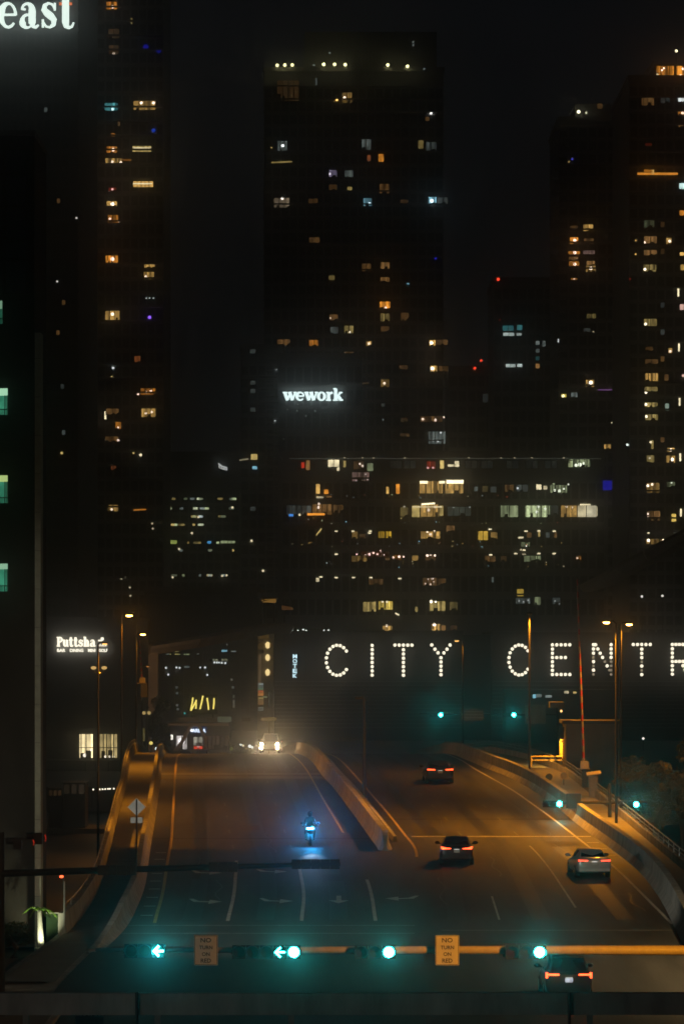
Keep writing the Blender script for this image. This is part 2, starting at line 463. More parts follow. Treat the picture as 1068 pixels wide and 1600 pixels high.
med_prof = [(-0.17, 1.05), (0.17, 1.05), (0.24, 0.4), (0.42, 0.0), (0.42, -0.3), (-0.42, -0.3), (-0.42, 0.0), (-0.24, 0.4)]
D_NOSE = dsolve(1326)
median = seg_wall('median_barrier', 'concrete median barrier with a blunt end dividing the two carriageways', 'barrier', C_MB, D_NOSE, 420, 6.0, med_prof, M_conc)
b = MB().loft([[(float(C_MB(d)) + ox, d, zr(d) + h) for ox, h in ((.78, .34), (.98, .34), (1.02, 0), (.74, 0))] for d in np.arange(D_NOSE + 5, 400, 3.0)]); b.build('kerb', M_conc, median)
nose = []
for q, s, hh in ((-1.5, .45, .30), (-1.3, .70, .55), (-1.0, .88, .78), (-.6, .97, .94), (-.06, 1, 1)):
    dq = D_NOSE + q; nose.append([(float(C_MB(D_NOSE)) + ox * s, dq, zr(dq) + (h * hh if h > 0 else h)) for ox, h in med_prof])
b = MB().loft(nose); b.smooth = False; b.build('nose', M_conc, median)
wr_prof = [(-0.02, 1.05), (0.32, 1.05), (0.36, 0.0), (0.36, -1.4), (-0.36, -1.4), (-0.36, 0.02), (-0.1, 0.4)]
right_inner = seg_wall('traffic_barrier', 'tall concrete barrier sweeping along the right edge of the right carriageway', 'barrier', C_WR, 166, 440, 7.0, wr_prof, M_conc)
ro_prof = [(-0.12, 0.62), (0.12, 0.62), (0.14, -1.4), (-0.14, -1.4)]
right_outer = seg_wall('parapet_wall', 'low concrete parapet with a metal railing outside the right walkway beside the bushes', 'wall', C_WRo, 160, 430, 6.0, ro_prof, M_conc)
def rail_on(t, cc, d0, d1, zs, step, r=0.035):
    for z in zs:
        b = MB(); b.path([(float(cc(d)), d, zr(d) + z) for d in np.arange(d0, d1, 4.0)], r, 6); b.build('handrail', M_steel, t)
    for d in np.arange(d0, d1, step):
        b = MB(); x = float(cc(d)); b.tube((x, d, zr(d) + 0.5), (x, d, zr(d) + zs[0]), r * 0.9, n=6); b.build('rail_post', M_steel, t)
rail_on(right_outer, C_WRo, 165, 420, (1.1, 0.86), 3.0)
rail_on(left_outer, C_WLo, 172, 420, (1.28,), 3.0, 0.03)

# markings: every line a sheet 4 mm above the road
def line(name, cc, d0, d1, w, m=M_paint, off=0.0, up=0.017):
    return strip(name, lambda d: cc(d) + off - w/2, lambda d: cc(d) + off + w/2, np.arange(d0, d1 + 0.01, max(0.5, min(2.0, (d1 - d0) / 2))), up, m, 'structure')
line('edge_line', C_EL, 176.5, 420, 0.16, M_paint_y)
line('edge_line', C_RL, 214, 420, 0.15, M_paint_y)
line('edge_line', C_RR, 176, 420, 0.15)
line('edge_line', C_ER, 232, 420, 0.13, M_paint_y)
for cc, q in ((C_L1, 1345), (C_L2, 1345), (C_ER, 1373)):
    line('lane_line', cc, 177.5, dsolve(q), 0.17)
    for d in np.arange(dsolve(q) + 8, 420, 12.2): 
        if cc is not C_ER: line('lane_dash', cc, d, d + 3.0, 0.12, M_worn)
for fr in (1/3, 2/3):
    cc = (lambda fr: lambda d: C_RL(d) * (1 - fr) + C_RR(d) * fr)(fr)
    if fr > 0.5: line('lane_line', cc, 184, 222, 0.11)
    else: line('lane_line', cc, 178, 190, 0.1)
    for d in np.arange(230, 420, 12.2): line('lane_dash', cc, d, d + 3.0, 0.11, M_worn)
for k in range(9):                                     # rumble ticks outside the left edge line
    d = 180 + k * 4.6
    x = float(C_EL(d)); b = MB(); z = zr(d) + 0.017
    b.quad((x - 0.75, d, z), (x - 0.18, d, z), (x - 0.18, d + 0.35, z + 0.009), (x - 0.75, d + 0.35, z + 0.009))
    o = b.build('rumble_mark', M_paint); o['kind'] = 'structure'
    if 1320 < vrow(d + 30) < 1345 or k < 3:
        x = float(C_RR(d + 35)); d2 = d + 35; z = zr(d2) + 0.017
        b = MB(); b.quad((x + 0.2, d2, z), (x + 0.9, d2, z), (x + 0.9, d2 + .3, z + .008), (x + 0.2, d2 + .3, z + .008)); o = b.build('rumble_mark', M_paint); o['kind'] = 'structure'
def cross(name, ca, cb, d, w, m, up=0.018):
    return strip(name, ca, cb, np.array([d, d + w]), up, m, 'structure')
cross('crosswalk_line', lambda d: C_WLi(d) - 0.4, C_RL, 175.2, 0.35, M_cw)
cross('crosswalk_line', lambda d: C_WLi(d) - 0.4, C_RL, 171.6, 0.35, M_cw)
cross('crosswalk_line', lambda d: C_RL(d) + 1.2, lambda d: C_RR(d) + 1.0, 173.0, 0.3, M_cw)
cross('stop_line', lambda d: C_RL(d) + 0.3, lambda d: C_RR(d) + 0.9, dsolve(1308), 0.55, M_paint, 0.019)
for v in (1281,):
    cross('expansion_joint', lambda d: C_RL(d) - 0.8, lambda d: C_WR(d) - 0.45, dsolve(v), 0.8, M_joint, 0.016)
for v in (1311,):
    cross('expansion_joint', lambda d: C_WLi(d) + 0.45, lambda d: C_MB(d) - 0.5 if d > D_NOSE else C_RL(d), dsolve(v), 0.5, M_joint, 0.016)
M_deckband = mat('joint_concrete', (0.24, 0.23, 0.21), 0.8, scale=0.8, var=0.25)
cross('joint_band', lambda d: C_WLi(d) + 0.45, lambda d: C_MB(d) - 0.5, dsolve(1217), 3.0, M_deckband, 0.015)
cross('joint_band', lambda d: C_WLi(d) + 0.45, lambda d: C_MB(d) - 0.5, dsolve(1211), 2.6, M_deckband, 0.015)
# wear: oil-darkened lane centres, tar seams, repaired patches (each a thin sheet of its own)
M_oil = mat('oil_stained_asphalt', (0.036, 0.035, 0.034), 0.5, scale=0.7, var=0.45, bump=0.4, stretch=(2.5, 0.12, 1))
M_tar = mat('tar_seam', (0.016, 0.016, 0.017), 0.4, scale=3, var=0.3)
M_patch = mat('asphalt_patch', (0.078, 0.075, 0.072), 0.75, scale=0.9, var=0.3, bump=0.6)
M_patch_d = mat('dark_asphalt_patch', (0.033, 0.032, 0.032), 0.6, scale=0.9, var=0.3, bump=0.6)
def mid(c1, c2, f=.5): return lambda d: c1(d) * (1 - f) + c2(d) * f
lanes = [(C_EL, C_L1), (C_L1, C_L2), (C_L2, C_ER)] + [(mid(C_RL, C_RR, k/3), mid(C_RL, C_RR, (k+1)/3)) for k in range(3)]
rw = random.Random(4)
for li, (ca, cb) in enumerate(lanes):
    line('oil_track', mid(ca, cb), 178, 418, .85, M_oil, up=.0135)
    for k in range(3):
        d0 = rw.uniform(180, 300); L_ = rw.uniform(5, 22)
        off = rw.uniform(-1.2, 1.2); fr_ = rw.uniform(.3, .9); c_ = mid(ca, cb)
        strip('tar_seam', (lambda d, c=c_, o=off, s=fr_: c(d) + o + .15 * math.sin(d * s) - .035), (lambda d, c=c_, o=off, s=fr_: c(d) + o + .15 * math.sin(d * s) + .035), np.arange(d0, d0 + L_, .8), .0152, M_tar, 'structure')
    d0 = rw.uniform(182, 285); a_, b_ = sorted((rw.uniform(.05, .95), rw.uniform(.05, .95)))
    if b_ - a_ < .3: b_ = min(.97, a_ + .35)
    strip('road_patch', mid(ca, cb, a_), mid(ca, cb, b_), np.arange(d0, d0 + rw.uniform(4, 14), 1.0), .0144, M_patch if li % 2 else M_patch_d, 'structure')
for d0 in (191.0, 209.5, 221.0):
    cross('tar_seam', lambda d: C_RL(d) + .2, lambda d: C_RR(d) - .2, d0, .09, M_tar, .0153)
    cross('tar_seam', lambda d: C_EL(d) + .2, lambda d: C_L2(d) + 3.0, d0 + 5, .09, M_tar, .0153)
# turn arrows (they point with the oncoming traffic)
def arrow(xc, d, turn):
    b = MB(); z0 = 0.018
    def q(poly): b.add([(xc + px, d + py, zr(d + py) + z0) for px, py in poly], [tuple(range(len(poly)))])
    if turn == 0:
        q([(-0.12, 0.9), (0.12, 0.9), (0.12, 3.4), (-0.12, 3.4)]); q([(-0.5, 0.9), (0, -0.7), (0.5, 0.9)])
    else:
        s = turn
        q([(-0.75*s, 2.4), (-0.55*s, 2.4), (-0.2*s, 1.3), (0.35*s, 1.0), (0.35*s, 0.55), (-0.45*s, 0.8)]); q([(0.3*s, 1.9), (0.95*s, 0.9), (0.3*s, -0.3)])
    o = b.build('turn_arrow', M_paint); o['kind'] = 'structure'
for x, v, t in ((316, 1409, 1), (427, 1408, 1), (529, 1407, 0), (632, 1404, -1), (318, 1364, 1), (420, 1362, 1)):
    d = dsolve(v) - 1; arrow(X_(x, d), d, t)

# street corner on the left: paving with kerb and paver joints
b = MB(); b.box((-30, 118, -0.02), (-10.6, 166, 0.13)); o = b.build('pavement', M_walk); o['kind'] = 'structure'
pv = MB().box((-0.72, -0.72, 0), (0.72, 0.72, 0.02)).mesh('paver', M_walk)
cnr = bpy.data.objects['pavement.002'] if 'pavement.002' in bpy.data.objects else o
for i in range(9):
    for j in range(14):
        x = -17.4 + i * 0.75 + 0.0; y = 150 + j * 1.15
        k = inst('paver', pv, o, (x, y, 0.128 + random.uniform(0, 0.006)), (0.5, 0.77, 1)); 
b = MB(); b.box((-10.58, 118, -0.02), (-10.34, 166, 0.15)); k = b.build('kerb', M_conc); k['kind'] = 'structure'
# ------------------------------------------------------------------ signals
SODIUM = (1.0, 0.35, 0.015)
TEAL = (0.026, 1.0, 0.90)
K_SIG = 68.0
E_green = emit('green_lamp', TEAL, K_SIG, sampled=True)
E_arrow = emit('green_arrow', (0.05, 1.0, 0.95), 38.0, sampled=True)
M_lens_red = mat('dark_red_lens', (0.05, 0.006, 0.005), 0.25)
M_lens_yel = mat('dark_amber_lens', (0.05, 0.03, 0.004), 0.25)
M_lens_grn = mat('dark_green_lens', (0.006, 0.035, 0.03), 0.25)
M_house = mat('signal_black', (0.018, 0.018, 0.02), 0.5, scale=5, var=0.2)

def visor(b, x, y, z, r, ny, L=0.26):
    n = 12; vs = []; fs = []
    for i in range(n + 1):                             # open underneath
        a = math.radians(-30 + 240 * i / n)
        for rr, yy in ((r, y), (r * 1.0, y + ny * L), (r + 0.012, y + ny * L), (r + 0.012, y)):
            vs.append((x + rr * math.cos(a), yy, z + rr * math.sin(a)))
    for i in range(n):
        for k in range(4):
            fs.append((i*4+k, i*4+(k+1) % 4, (i+1)*4+(k+1) % 4, (i+1)*4+k))
    b.add(vs, fs)

def signal_head(label, x, y, z, secs, lit, ny=-1, group=None, tilt=0.0, sc=1.0, e=None):
    """horizontal head; secs = lens kinds from left to right, x = centre of the first section, lit = set of lit indices"""
    t = thing('traffic_light', label, 'traffic light', (x, y, z), 0, group)
    p = 0.35 * sc; n = len(secs); r = 0.148 * sc
    b = MB(); 
    for i in range(n):
        cx = x + i * p
        b.box((cx - p/2 + 0.006, y - 0.09, z - p/2), (cx + p/2 - 0.006, y + 0.09, z + p/2))
    b.box((x - p/2 - 0.02, y - 0.06, z - 0.06), (x + (n-1)*p + p/2 + 0.02, y + 0.06, z + 0.06))
    b.build('housing', M_house, t)
    for i, k in enumerate(secs):
        cx = x + i * p; yy = y + ny * 0.095
        v = MB(); visor(v, cx, yy, z, r + 0.012, ny, 0.2); v.build('visor', M_house, t)
        if k == 'arrow':
            b = MB().disc((cx, yy, z), r, 18, ny, 0.01); ln = b.build('lens', M_lens_grn, t)
            if i in lit:
                a = MB(); yq = yy + ny * 0.03; w = 0.022; h = -1
                def seg(p0, p1):
                    q = Vector((p1[0]-p0[0], 0, p1[1]-p0[1])).normalized(); u = Vector((-q.z, 0, q.x)) * w
                    P0 = Vector((cx + p0[0], yq, z + p0[1])); P1 = Vector((cx + p1[0], yq, z + p1[1]))
                    a.quad(P0 - u, P1 - u, P1 + u, P0 + u)
                seg((-0.10, 0), (0.125, 0)); yq -= 0.003; seg((-0.125, -0.012), (0.01, 0.125)); yq -= 0.003; seg((-0.125, 0.012), (0.01, -0.125))
                a.build('arrow', e or E_arrow, ln)
        else:
            m = {'red': M_lens_red, 'yellow': M_lens_yel, 'green': M_lens_grn}[k]
            if i in lit: m = E_green if k == 'green' else m
            MB().disc((cx, yy, z), r * 0.93, 20, ny, 0.03).build('lens', m, t)
    br = MB(); br.box((x + p*0.8, y + 0.08 if ny < 0 else y - 0.2, z - 0.05), (x + p*1.2, y + 0.2 if ny < 0 else y - 0.08, z + 0.05)); br.build('bracket', M_house, t)
    return t

# mast with the heads that face the viewer: arm comes in from the right
DA = 98.0
def xa(px): return X_(px, DA)
zA = Z_(1487, DA)
m1 = thing('signal_mast', 'cream steel mast arm from the right edge holding the signals and signs nearest the viewer', 'signal mast', (13.0, DA + 0.3, 0))
b = MB(); b.tube((13.0, DA + 0.3, 0), (13.0, DA + 0.3, zA + 0.6), 0.17, 0.14, 14); b.build('pole', M_mast, m1)
b = MB(); b.path([(13.0, DA + 0.3, zA), (9, DA + 0.3, zA + 0.01), (5.3, DA + 0.3, zA + 0.02), (1.5, DA + 0.3, zA + 0.02), (-6.3, DA + 0.3, zA + 0.02)], [0.135, 0.128, 0.115, 0.1, 0.055], 14); b.smooth = True
b.build('arm', M_mast, m1)
b = MB(); b.box((12.7, DA, -0.02), (13.3, DA + 0.6, 0.06)); b.build('base_plate', M_steel, m1)
for px in (600, 830):
    b = MB(); b.tube((xa(px), DA + 0.3, zA), (xa(px) + 0.07, DA + 0.3, zA), 0.122, n=12); b.build('clamp', M_steel, m1)
zc = zA - 0.005
R3 = ['red', 'yellow', 'green']
signal_head('horizontal signal with the big green ball, rightmost of those on the orange-lit arm', xa(842) - 0.70, DA, zc, R3, {2})
signal_head('horizontal signal with only a green ball, between the two NO TURN ON RED signs', xa(607) - 0.70, DA, zc, R3, {2})
signal_head('five-lens horizontal signal showing a green arrow beside a green ball', xa(459) - 1.40 + 0.0, DA, zc, ['red', 'yellow', 'yellow', 'arrow', 'green'], {3, 4})
signal_head('horizontal signal showing a green left arrow alone', xa(248) - 0.70, DA, zc + 0.03, ['red', 'yellow', 'arrow'], {2}, e=emit('green_arrow_strong', (0.04, .95, 1.0), 200.0, sampled=True))

def ntor_sign(label, px, py, dull):
    x, z = xa(px), Z_(py, DA); y = DA - 0.14
    w, h = 0.60, 0.765
    t = thing('traffic_sign', label, 'traffic sign', (x, y, z))
    b = MB(); b.box((x - w/2, y, z - h/2), (x + w/2, y + 0.012, z + h/2)); b.build('plate', M_white, t)
    b = MB()
    for (a, c) in (((-w/2+.015, h/2-.024), (w/2-.015, h/2-.012)), ((-w/2+.015, -h/2+.012), (w/2-.015, -h/2+.024)), ((-w/2+.012, -h/2+.025), (-w/2+.024, h/2-.025)), ((w/2-.024, -h/2+.025), (w/2-.012, h/2-.025))):
        b.box((x + a[0], y - 0.004, z + a[1]), (x + c[0], y + 0.001, z + c[1]))
    b.build('border', M_black, t)
    for i, (s, ww, hh, zz) in enumerate((('NO', 0.27, 0.115, 0.255), ('TURN', 0.34, 0.095, 0.07), ('ON', 0.20, 0.095, -0.10), ('RED', 0.26, 0.105, -0.265))):
        text_mesh('lettering', s, ww, hh, M_black, t, (x, y - 0.008, z + zz), 0.004, 0.018)
    b = MB(); b.box((x - 0.06, y + 0.012, z - 0.2), (x + 0.06, y + 0.3, z + 0.2)); b.build('bracket', M_steel, t)
ntor_sign('NO TURN ON RED sign in orange light between two green balls', 698, 1484, False)
ntor_sign('NO TURN ON RED sign in the shade beside the lone green arrow', 322, 1484, True)

# back-to-back head on the same arm that faces traffic on the bridge, its green falls on the road behind
hb = signal_head('dark back of the horizontal signal on the orange-lit arm that faces the bridge', xa(797), DA + 0.62, zA, ['green', 'yellow', 'red'], {0}, ny=1)
lamp('SPOT', 'signal_beam', hb, (xa(797), DA + 0.95, zA), (0.02, 1.0, 0.8), 22000, 0.12, aim=P(842, 1447, 173.5), angle=4.6, blend=0.55)

# mast whose heads face the bridge (their backs are seen): arm from the left edge
DB = 140.0
def xb(px): return X_(px, DB)
m2 = thing('signal_mast', 'dark mast arm crossing in from the left edge with the backs of two signals', 'signal mast', (xb(2), DB, 0))
b = MB(); b.tube((xb(2), DB, 0), (xb(2), DB, Z_(1300, DB)), 0.15, 0.12, 12); b.build('pole', M_black, m2)
b = MB(); b.path([(xb(2), DB, Z_(1365, DB)), (xb(180), DB, Z_(1359, DB)), (xb(350), DB, Z_(1354.5, DB)), (xb(530), DB, Z_(1349.5, DB))], [0.13, 0.12, 0.10, 0.07], 12); b.build('arm', M_black, m2)
b = MB(); b.box((xb(2) - .3, DB - .3, -0.02), (xb(2) + .3, DB + .3, 0.07)); b.build('base_plate', M_black, m2)
signal_head('back of the five-lens signal at the free end of the dark arm', xb(463), DB - 0.3, Z_(1349.5, DB), ['green', 'arrow', 'yellow', 'yellow', 'red'], {0}, ny=1)
signal_head('back of the three-lens signal halfway along the dark arm', xb(334), DB - 0.3, Z_(1354, DB), ['green', 'yellow', 'red'], {0}, ny=1)
hb = signal_head('back of the signal on the dark arm in front of the left walkway', xb(161), DB - 0.3, Z_(1359, DB), ['green', 'yellow', 'red', 'red'], {0}, ny=1)
lamp('SPOT', 'signal_beam', hb, (xb(172), DB + 0.35, Z_(1362, DB)), (0.02, 1.0, 0.9), 26000, 0.02, aim=P(262, 1452, 173), angle=7, blend=0.35)
# red signals seen from the side on the pole
t = thing('traffic_light', 'side-on traffic light on the left pole with thin slits of red', 'traffic light', (xb(45), DB, Z_(1312, DB)))
E_redslit = emit('red_lamp', (1.0, 0.05, 0.02), 0.35)
b = MB(); b.box((xb(2), DB - 0.05, Z_(1313, DB)), (xb(52), DB + 0.05, Z_(1309, DB))); b.build('bracket', M_black, t)
for px, py, s in ((28, 1318, 1), (60, 1310, 1)):
    b = MB(); b.cbox((xb(px), DB, Z_(py, DB)), (0.3, 0.34, 0.42)); b.tube((xb(px) - 0.15, DB, Z_(py, DB) + 0.1), (xb(px) - 0.42, DB, Z_(py, DB) + 0.1), 0.13, n=10); b.build('housing', M_house, t)
for px, py, h in ((53.5, 1316, 0.2), (72, 1309, 0.24)):
    b = MB(); b.path([(xb(px) - 0.02, DB - 0.22, Z_(py, DB) + h/2), (xb(px) + 0.02, DB - 0.22, Z_(py, DB)), (xb(px) - 0.01, DB - 0.22, Z_(py, DB) - h/2)], 0.022, 6); b.build('lens', E_redslit, t)

# signals farther on
def far_signal(label, px, py, d, n, hang):
    x, z = X_(px, d), Z_(py, d)
    return signal_head(label, x - 0.35 * (n - 1), d, z, R3[-n:] if n <= 3 else R3, {n - 1})
DC = 243.0
m3 = thing('signal_mast', 'dark signal post behind the right barrier with a short arm over the lane edge', 'signal mast', (X_(952, DC), DC + .3, zr(DC)))
b = MB(); b.tube((X_(952, DC), DC + .3, zr(DC) - .5), (X_(952, DC), DC + .3, Z_(1225, DC)), 0.13, 0.11, 10); b.build('pole', M_black, m3)
b = MB(); b.path([(X_(848, DC), DC + .3, Z_(1254, DC)), (X_(1010, DC), DC + .3, Z_(1254, DC))], 0.10, 10); b.build('arm', M_black, m3)
b = MB(); b.box((X_(884, DC), DC + .1, Z_(1263, DC)), (X_(907, DC), DC + .25, Z_(1240, DC))); b.build('control_box', M_house, m3)
signal_head('green signal over the right lane edge, in front of the bridge house', X_(873, DC) - .84, DC, Z_(1256, DC), R3, {2}, sc=1.2)
signal_head('green signal glowing in front of the bush at the right', X_(993, DC) - .84, DC, Z_(1257, DC), R3, {2}, sc=1.2)
DD = 395.0
for lab, px, px2, sg in (('distant green signal beyond the crest, nearer the motorbike side', 688, 722, 'left'), ('distant green signal beyond the crest with a grey square sign beside it', 802, 851, 'right')):
    x, z = X_(px, DD), Z_(1117, DD)
    signal_head(lab, x - 0.7 * 1.35, DD, z, R3, {2}, sc=1.35)
m4 = thing('signal_mast', 'distant mast arm carrying two green signals above the crest of the bridge', 'signal mast', (X_(870, DD), DD + .4, 0))
b = MB(); b.tube((X_(870, DD), DD + .4, -.5), (X_(870, DD), DD + .4, Z_(1100, DD)), 0.16, 0.12, 10); b.build('pole', M_black, m4)
b = MB(); b.path([(X_(870, DD), DD + .4, Z_(1117, DD)), (X_(655, DD), DD + .4, Z_(1115, DD))], 0.09, 8); b.build('arm', M_black, m4)
for lab, x0, x1, y0, y1, m in (('grey square street sign beside the right distant green signal', 819.5, 852, 1101, 1131, M_conc), ('dim street sign between the two distant green signals', 719, 755.5, 1107, 1126, M_conc_d)):
    t = thing('street_sign', lab, 'sign', P((x0+x1)/2, (y0+y1)/2, DD - .2))
    b = MB(); b.box((X_(x0, DD), DD - .22, Z_(y1, DD)), (X_(x1, DD), DD - .18, Z_(y0, DD))); b.build('plate', m, t)
    for q in (0.25, 0.5, 0.75):
        zz = Z_(y0 + (y1-y0)*q, DD); b = MB(); b.box((X_(x0 + 2, DD), DD - .26, zz - .04), (X_(x1 - 2, DD), DD - .222, zz + .04)); b.build('stiffener', M_steel, t)
    b = MB(); b.box((X_((x0+x1)/2, DD) - .05, DD - .18, Z_(y1, DD)), (X_((x0+x1)/2, DD) + .05, DD + .45, Z_(y0, DD))); b.build('bracket', M_black, t)

# ------------------------------------------------------------------ street lamps
E_sod = emit('sodium_lens', (1.0, 0.46, 0.09), 30.0, sampled=True)
E_sod_dim = emit('sodium_lens_dim', (1.0, 0.50, 0.12), 2.2, sampled=False)
def street_lamp(label, px, py_top, d, head_px, head_py, zbase, watts, lit=True, r=0.10, head_dy=0.0, hl=0.62, aim_dx=0.0, m=None, e=None, angle=150):
    x = X_(px, d); ztop = Z_(py_top, d); hx, hz = X_(head_px, d), Z_(head_py, d)
    m = m or M_lamppole
    t = thing('street_lamp', label, 'street lamp', (x, d, zbase))
    b = MB(); b.tube((x, d, zbase), (x, d, ztop), r, r * 0.62, 12); b.build('pole', m, t)
    b = MB(); b.box((x - .22, d - .22, zbase - .3), (x + .22, d + .22, zbase + .12)); b.build('base', M_conc, t)
    sgn = 1 if hx >= x else -1
    b = MB(); b.path([(x, d, ztop - .05), ((x*2+hx)/3, d + head_dy*.4, max(ztop, hz) + .12), (hx - sgn*hl*.3, d + head_dy, hz + .13)], [r*.55, r*.45, r*.4], 8); b.build('arm', m, t)
    b = MB(); b.sphere((hx, d + head_dy, hz + 0.10), hl / 2, 12, 6, (1, .45, .28)); b.smooth = True; h = b.build('lamp_head', M_dkmetal, t)
    if lit:
        b = MB(); b.sphere((hx, d + head_dy, hz), hl * 0.42, 12, 6, (1, .42, .36)); b.smooth = True; b.build('lamp_lens', e or E_sod, h)
        if watts: lamp('SPOT', 'lamp_light', h, (hx, d + head_dy, hz - .22), SODIUM, watts, 0.14, aim=(hx + aim_dx, d + head_dy, hz - 10), angle=angle, blend=1.0)
    else:
        b = MB(); b.sphere((hx, d + head_dy, hz + .01), hl * 0.4, 10, 5, (1, .42, .2)); b.build('lamp_lens', M_conc_d, h)
    return t
dR = 238.0
street_lamp('sodium lamp reaching left from the front pole of the lit pair beside the bridge house', 962, 973, dR, 946.5, 973, zr(dR), 27000, aim_dx=-6, angle=165, hl=.5)
dR2 = 262.0
street_lamp('sodium lamp reaching right from the thinner rear pole of the pair beside the bridge house', 969, 975, dR2, 982, 976, -2.4, 7000, hl=.52)
dR3 = 292.0
street_lamp('lone lamp post with a glowing shaft in front of the large C bulb letter', 826.5, 962, dR3, 826, 960, zr(dR3), 9000, head_dy=-.55, hl=.5, e=emit('sodium_lens_edge', (1, .45, .1), 0.02))
street_lamp('small distant lamp with its lens seen edge-on beside the Y of the bulb sign', 723, 1001, 384, 713, 1001.5, 0, 2500, hl=.55, e=E_sod_dim)
dL = 300.0
street_lamp('tall sodium lamp at the left of the bridge, higher of the two lit lamps there', 190, 962, dL, 202, 962, 0, 7500, hl=.62, aim_dx=4)
dL2 = 345.0
street_lamp('sodium lamp at the left of the bridge, lower of the two lit lamps there', 213, 992, dL2, 223.5, 991.5, 0, 5000, hl=.55, aim_dx=4)
street_lamp('small distant lamp hanging over the left gate arm, dull orange', 222, 1043, 430, 231, 1041.5, 0, 0, hl=.5, e=emit('sodium_faint', (1, .4, .1), .45))
street_lamp('dark unlit lamp post standing on the median barrier', 569, 1092, dsolve(1250), 560, 1092, zr(dsolve(1250)), 0, lit=False, r=.14, m=M_black)
# decorative post on the left: lit lamp on top, two globes lower down
dG = 255.0
t = street_lamp('slim left lamp post with a lamp on top and two curled globe lamps below', 153.5, 1006, dG, 164, 1006.5, -2.5, 5000, hl=.42, e=E_sod_dim, aim_dx=6)
for px, s in ((146.5, -1), (163, 1)):
    b = MB(); b.path([(X_(153.5, dG), dG, Z_(1050, dG)), (X_(153.5 + s*4, dG), dG, Z_(1052, dG)), (X_(px, dG), dG, Z_(1047, dG))], .045, 6); br = b.build('bracket', M_steel, t)
    b = MB(); b.sphere((X_(px, dG), dG, Z_(1043.5, dG)), .19, 10, 6, (1, 1, .6)); b.smooth = True; b.build('globe', emit('globe_glow', (1, .62, .2), .75), br)
t = thing('street_lamp', 'little twin-globe lamp post between the dark trees left of the crest', 'street lamp', P(229, 1116, 420))
b = MB(); b.tube(P(229, 1200, 420), P(229, 1098, 420), .07, n=6); b.build('pole', M_steel, t)
for px in (225, 233):
    b = MB(); b.sphere(P(px, 1114, 420), .2, 8, 5); b.build('globe', emit('globe_dim', (1, .7, .25), .5), t)
# lamps outside the picture whose light falls on the mast arm, the walls and the left corner
def off_lamp(label, x, d, h, zb, col, watts, dx, angle=140, aim=None, blend=.6):
    t = thing('street_lamp', label, 'street lamp', (x, d, zb))
    b = MB(); b.tube((x, d, zb), (x, d, zb + h), .1, .07, 10); b.build('pole', M_steel, t)
    b = MB(); b.path([(x, d, zb + h - .05), (x + dx*.5, d, zb + h + .25), (x + dx, d, zb + h + .2)], .05, 6); b.build('arm', M_steel, t)
    b = MB(); b.sphere((x + dx, d, zb + h + .15), .34, 10, 6, (1, .5, .3)); hd = b.build('lamp_head', M_dkmetal, t)
    b = MB(); b.sphere((x + dx, d, zb + h + .04), .26, 10, 6, (1, .45, .35)); b.build('lamp_lens', emit('lens_off', col, 10), hd)
    lamp('SPOT', 'lamp_light', hd, (x + dx, d, zb + h - .14), col, watts, .14, aim=aim or (x + dx * 1.6, d + 1.0, 0), angle=angle, blend=blend)
off_lamp('sodium street lamp beyond the right edge in front of the near mast arm', 14.0, 84, 11.8, 0, SODIUM, 11000, -3.0, 66, aim=(6.1, 98, 6.0), blend=1.0)
off_lamp('added pale lamp beyond the left edge brightening the elevated walkway', -16.0, 38, 11.0, 0, (1.0, .84, .68), 700, 2.0, 100, aim=(1, 60, 8))  # unseen lamp, added to lift the tone of the parapet beam
off_lamp('pale floodlight post beyond the left edge facing the brown corner building', -21.0, 150, 7.0, 0.1, (1.0, .97, .74), 1800, 1.2, 52, aim=(-14, 172, 9))
off_lamp('pale floodlight post beyond the left edge facing across the road', -14.6, 147, 9.0, 0.1, (1.0, .95, .78), 17000, .5, 44, aim=(12, 200, 1.4))
off_lamp('added pale spotlight post beyond the left edge brightening the left walkway sign', -14.7, 150, 6.0, 0.1, (1.0, .97, .84), 10000, .5, 4, aim=(-10.5, 196, Z_(1261, 196)))  # unseen narrow beam, added only to brighten the diamond sign
off_lamp('pale street lamp beyond the right edge outside the sweeping barrier', 20.0, 160, 9.0, 0.1, (1.0, .66, .28), 4500, -1.5, 172)
off_lamp('sodium street lamp beyond the left edge over the river', -24.0, 222, 11.5, -2.5, SODIUM, 7500, 3.0, 70, aim=(-11, 226, 2.5))

# ------------------------------------------------------------------ left walkway: diamond sign seen from the back, post with a red light
dS = 196.0
xs = X_(213.5, dS)
t = thing('warning_sign', 'bare metal back of a diamond warning sign above two small plates, left walkway', 'traffic sign', (xs, dS, zr(dS) + .1))
b = MB(); b.tube((xs, dS, zr(dS) + .05), (xs, dS, Z_(1249, dS)), .035, n=8); b.build('post', M_dkmetal, t)
M_alu = mat('bare_aluminium', (0.6, 0.6, 0.58), 0.45, metal=0.25, scale=3, var=0.2)
cz = Z_(1261, dS); r = 14 * dS / F
b = MB(); b.prism([(xs - r, cz), (xs, cz - r), (xs + r, cz), (xs, cz + r)], dS + .04, dS + .05); b.build('plate', M_alu, t)
b = MB(); b.box((xs - r*.75, dS + .015, cz - .03), (xs + r*.75, dS + .04, cz + .03)); b.build('stiffener', M_alu, t)
for s in (-1, 1):
    b = MB(); b.box((xs + s*.05, dS + .04, Z_(1286, dS)), (xs + s*.30, dS + .05, Z_(1277, dS))); b.build('small_plate', M_alu, t)
dK = 171.0
xk = X_(101, dK)
t = thing('marker_post', 'grey post with a small red light on top at the end of the left parapet', 'post', (xk, dK, 0.1))
b = MB(); b.tube((xk, dK, .1), (xk, dK, Z_(1377, dK)), .05, n=8); b.build('post', M_steel, t)
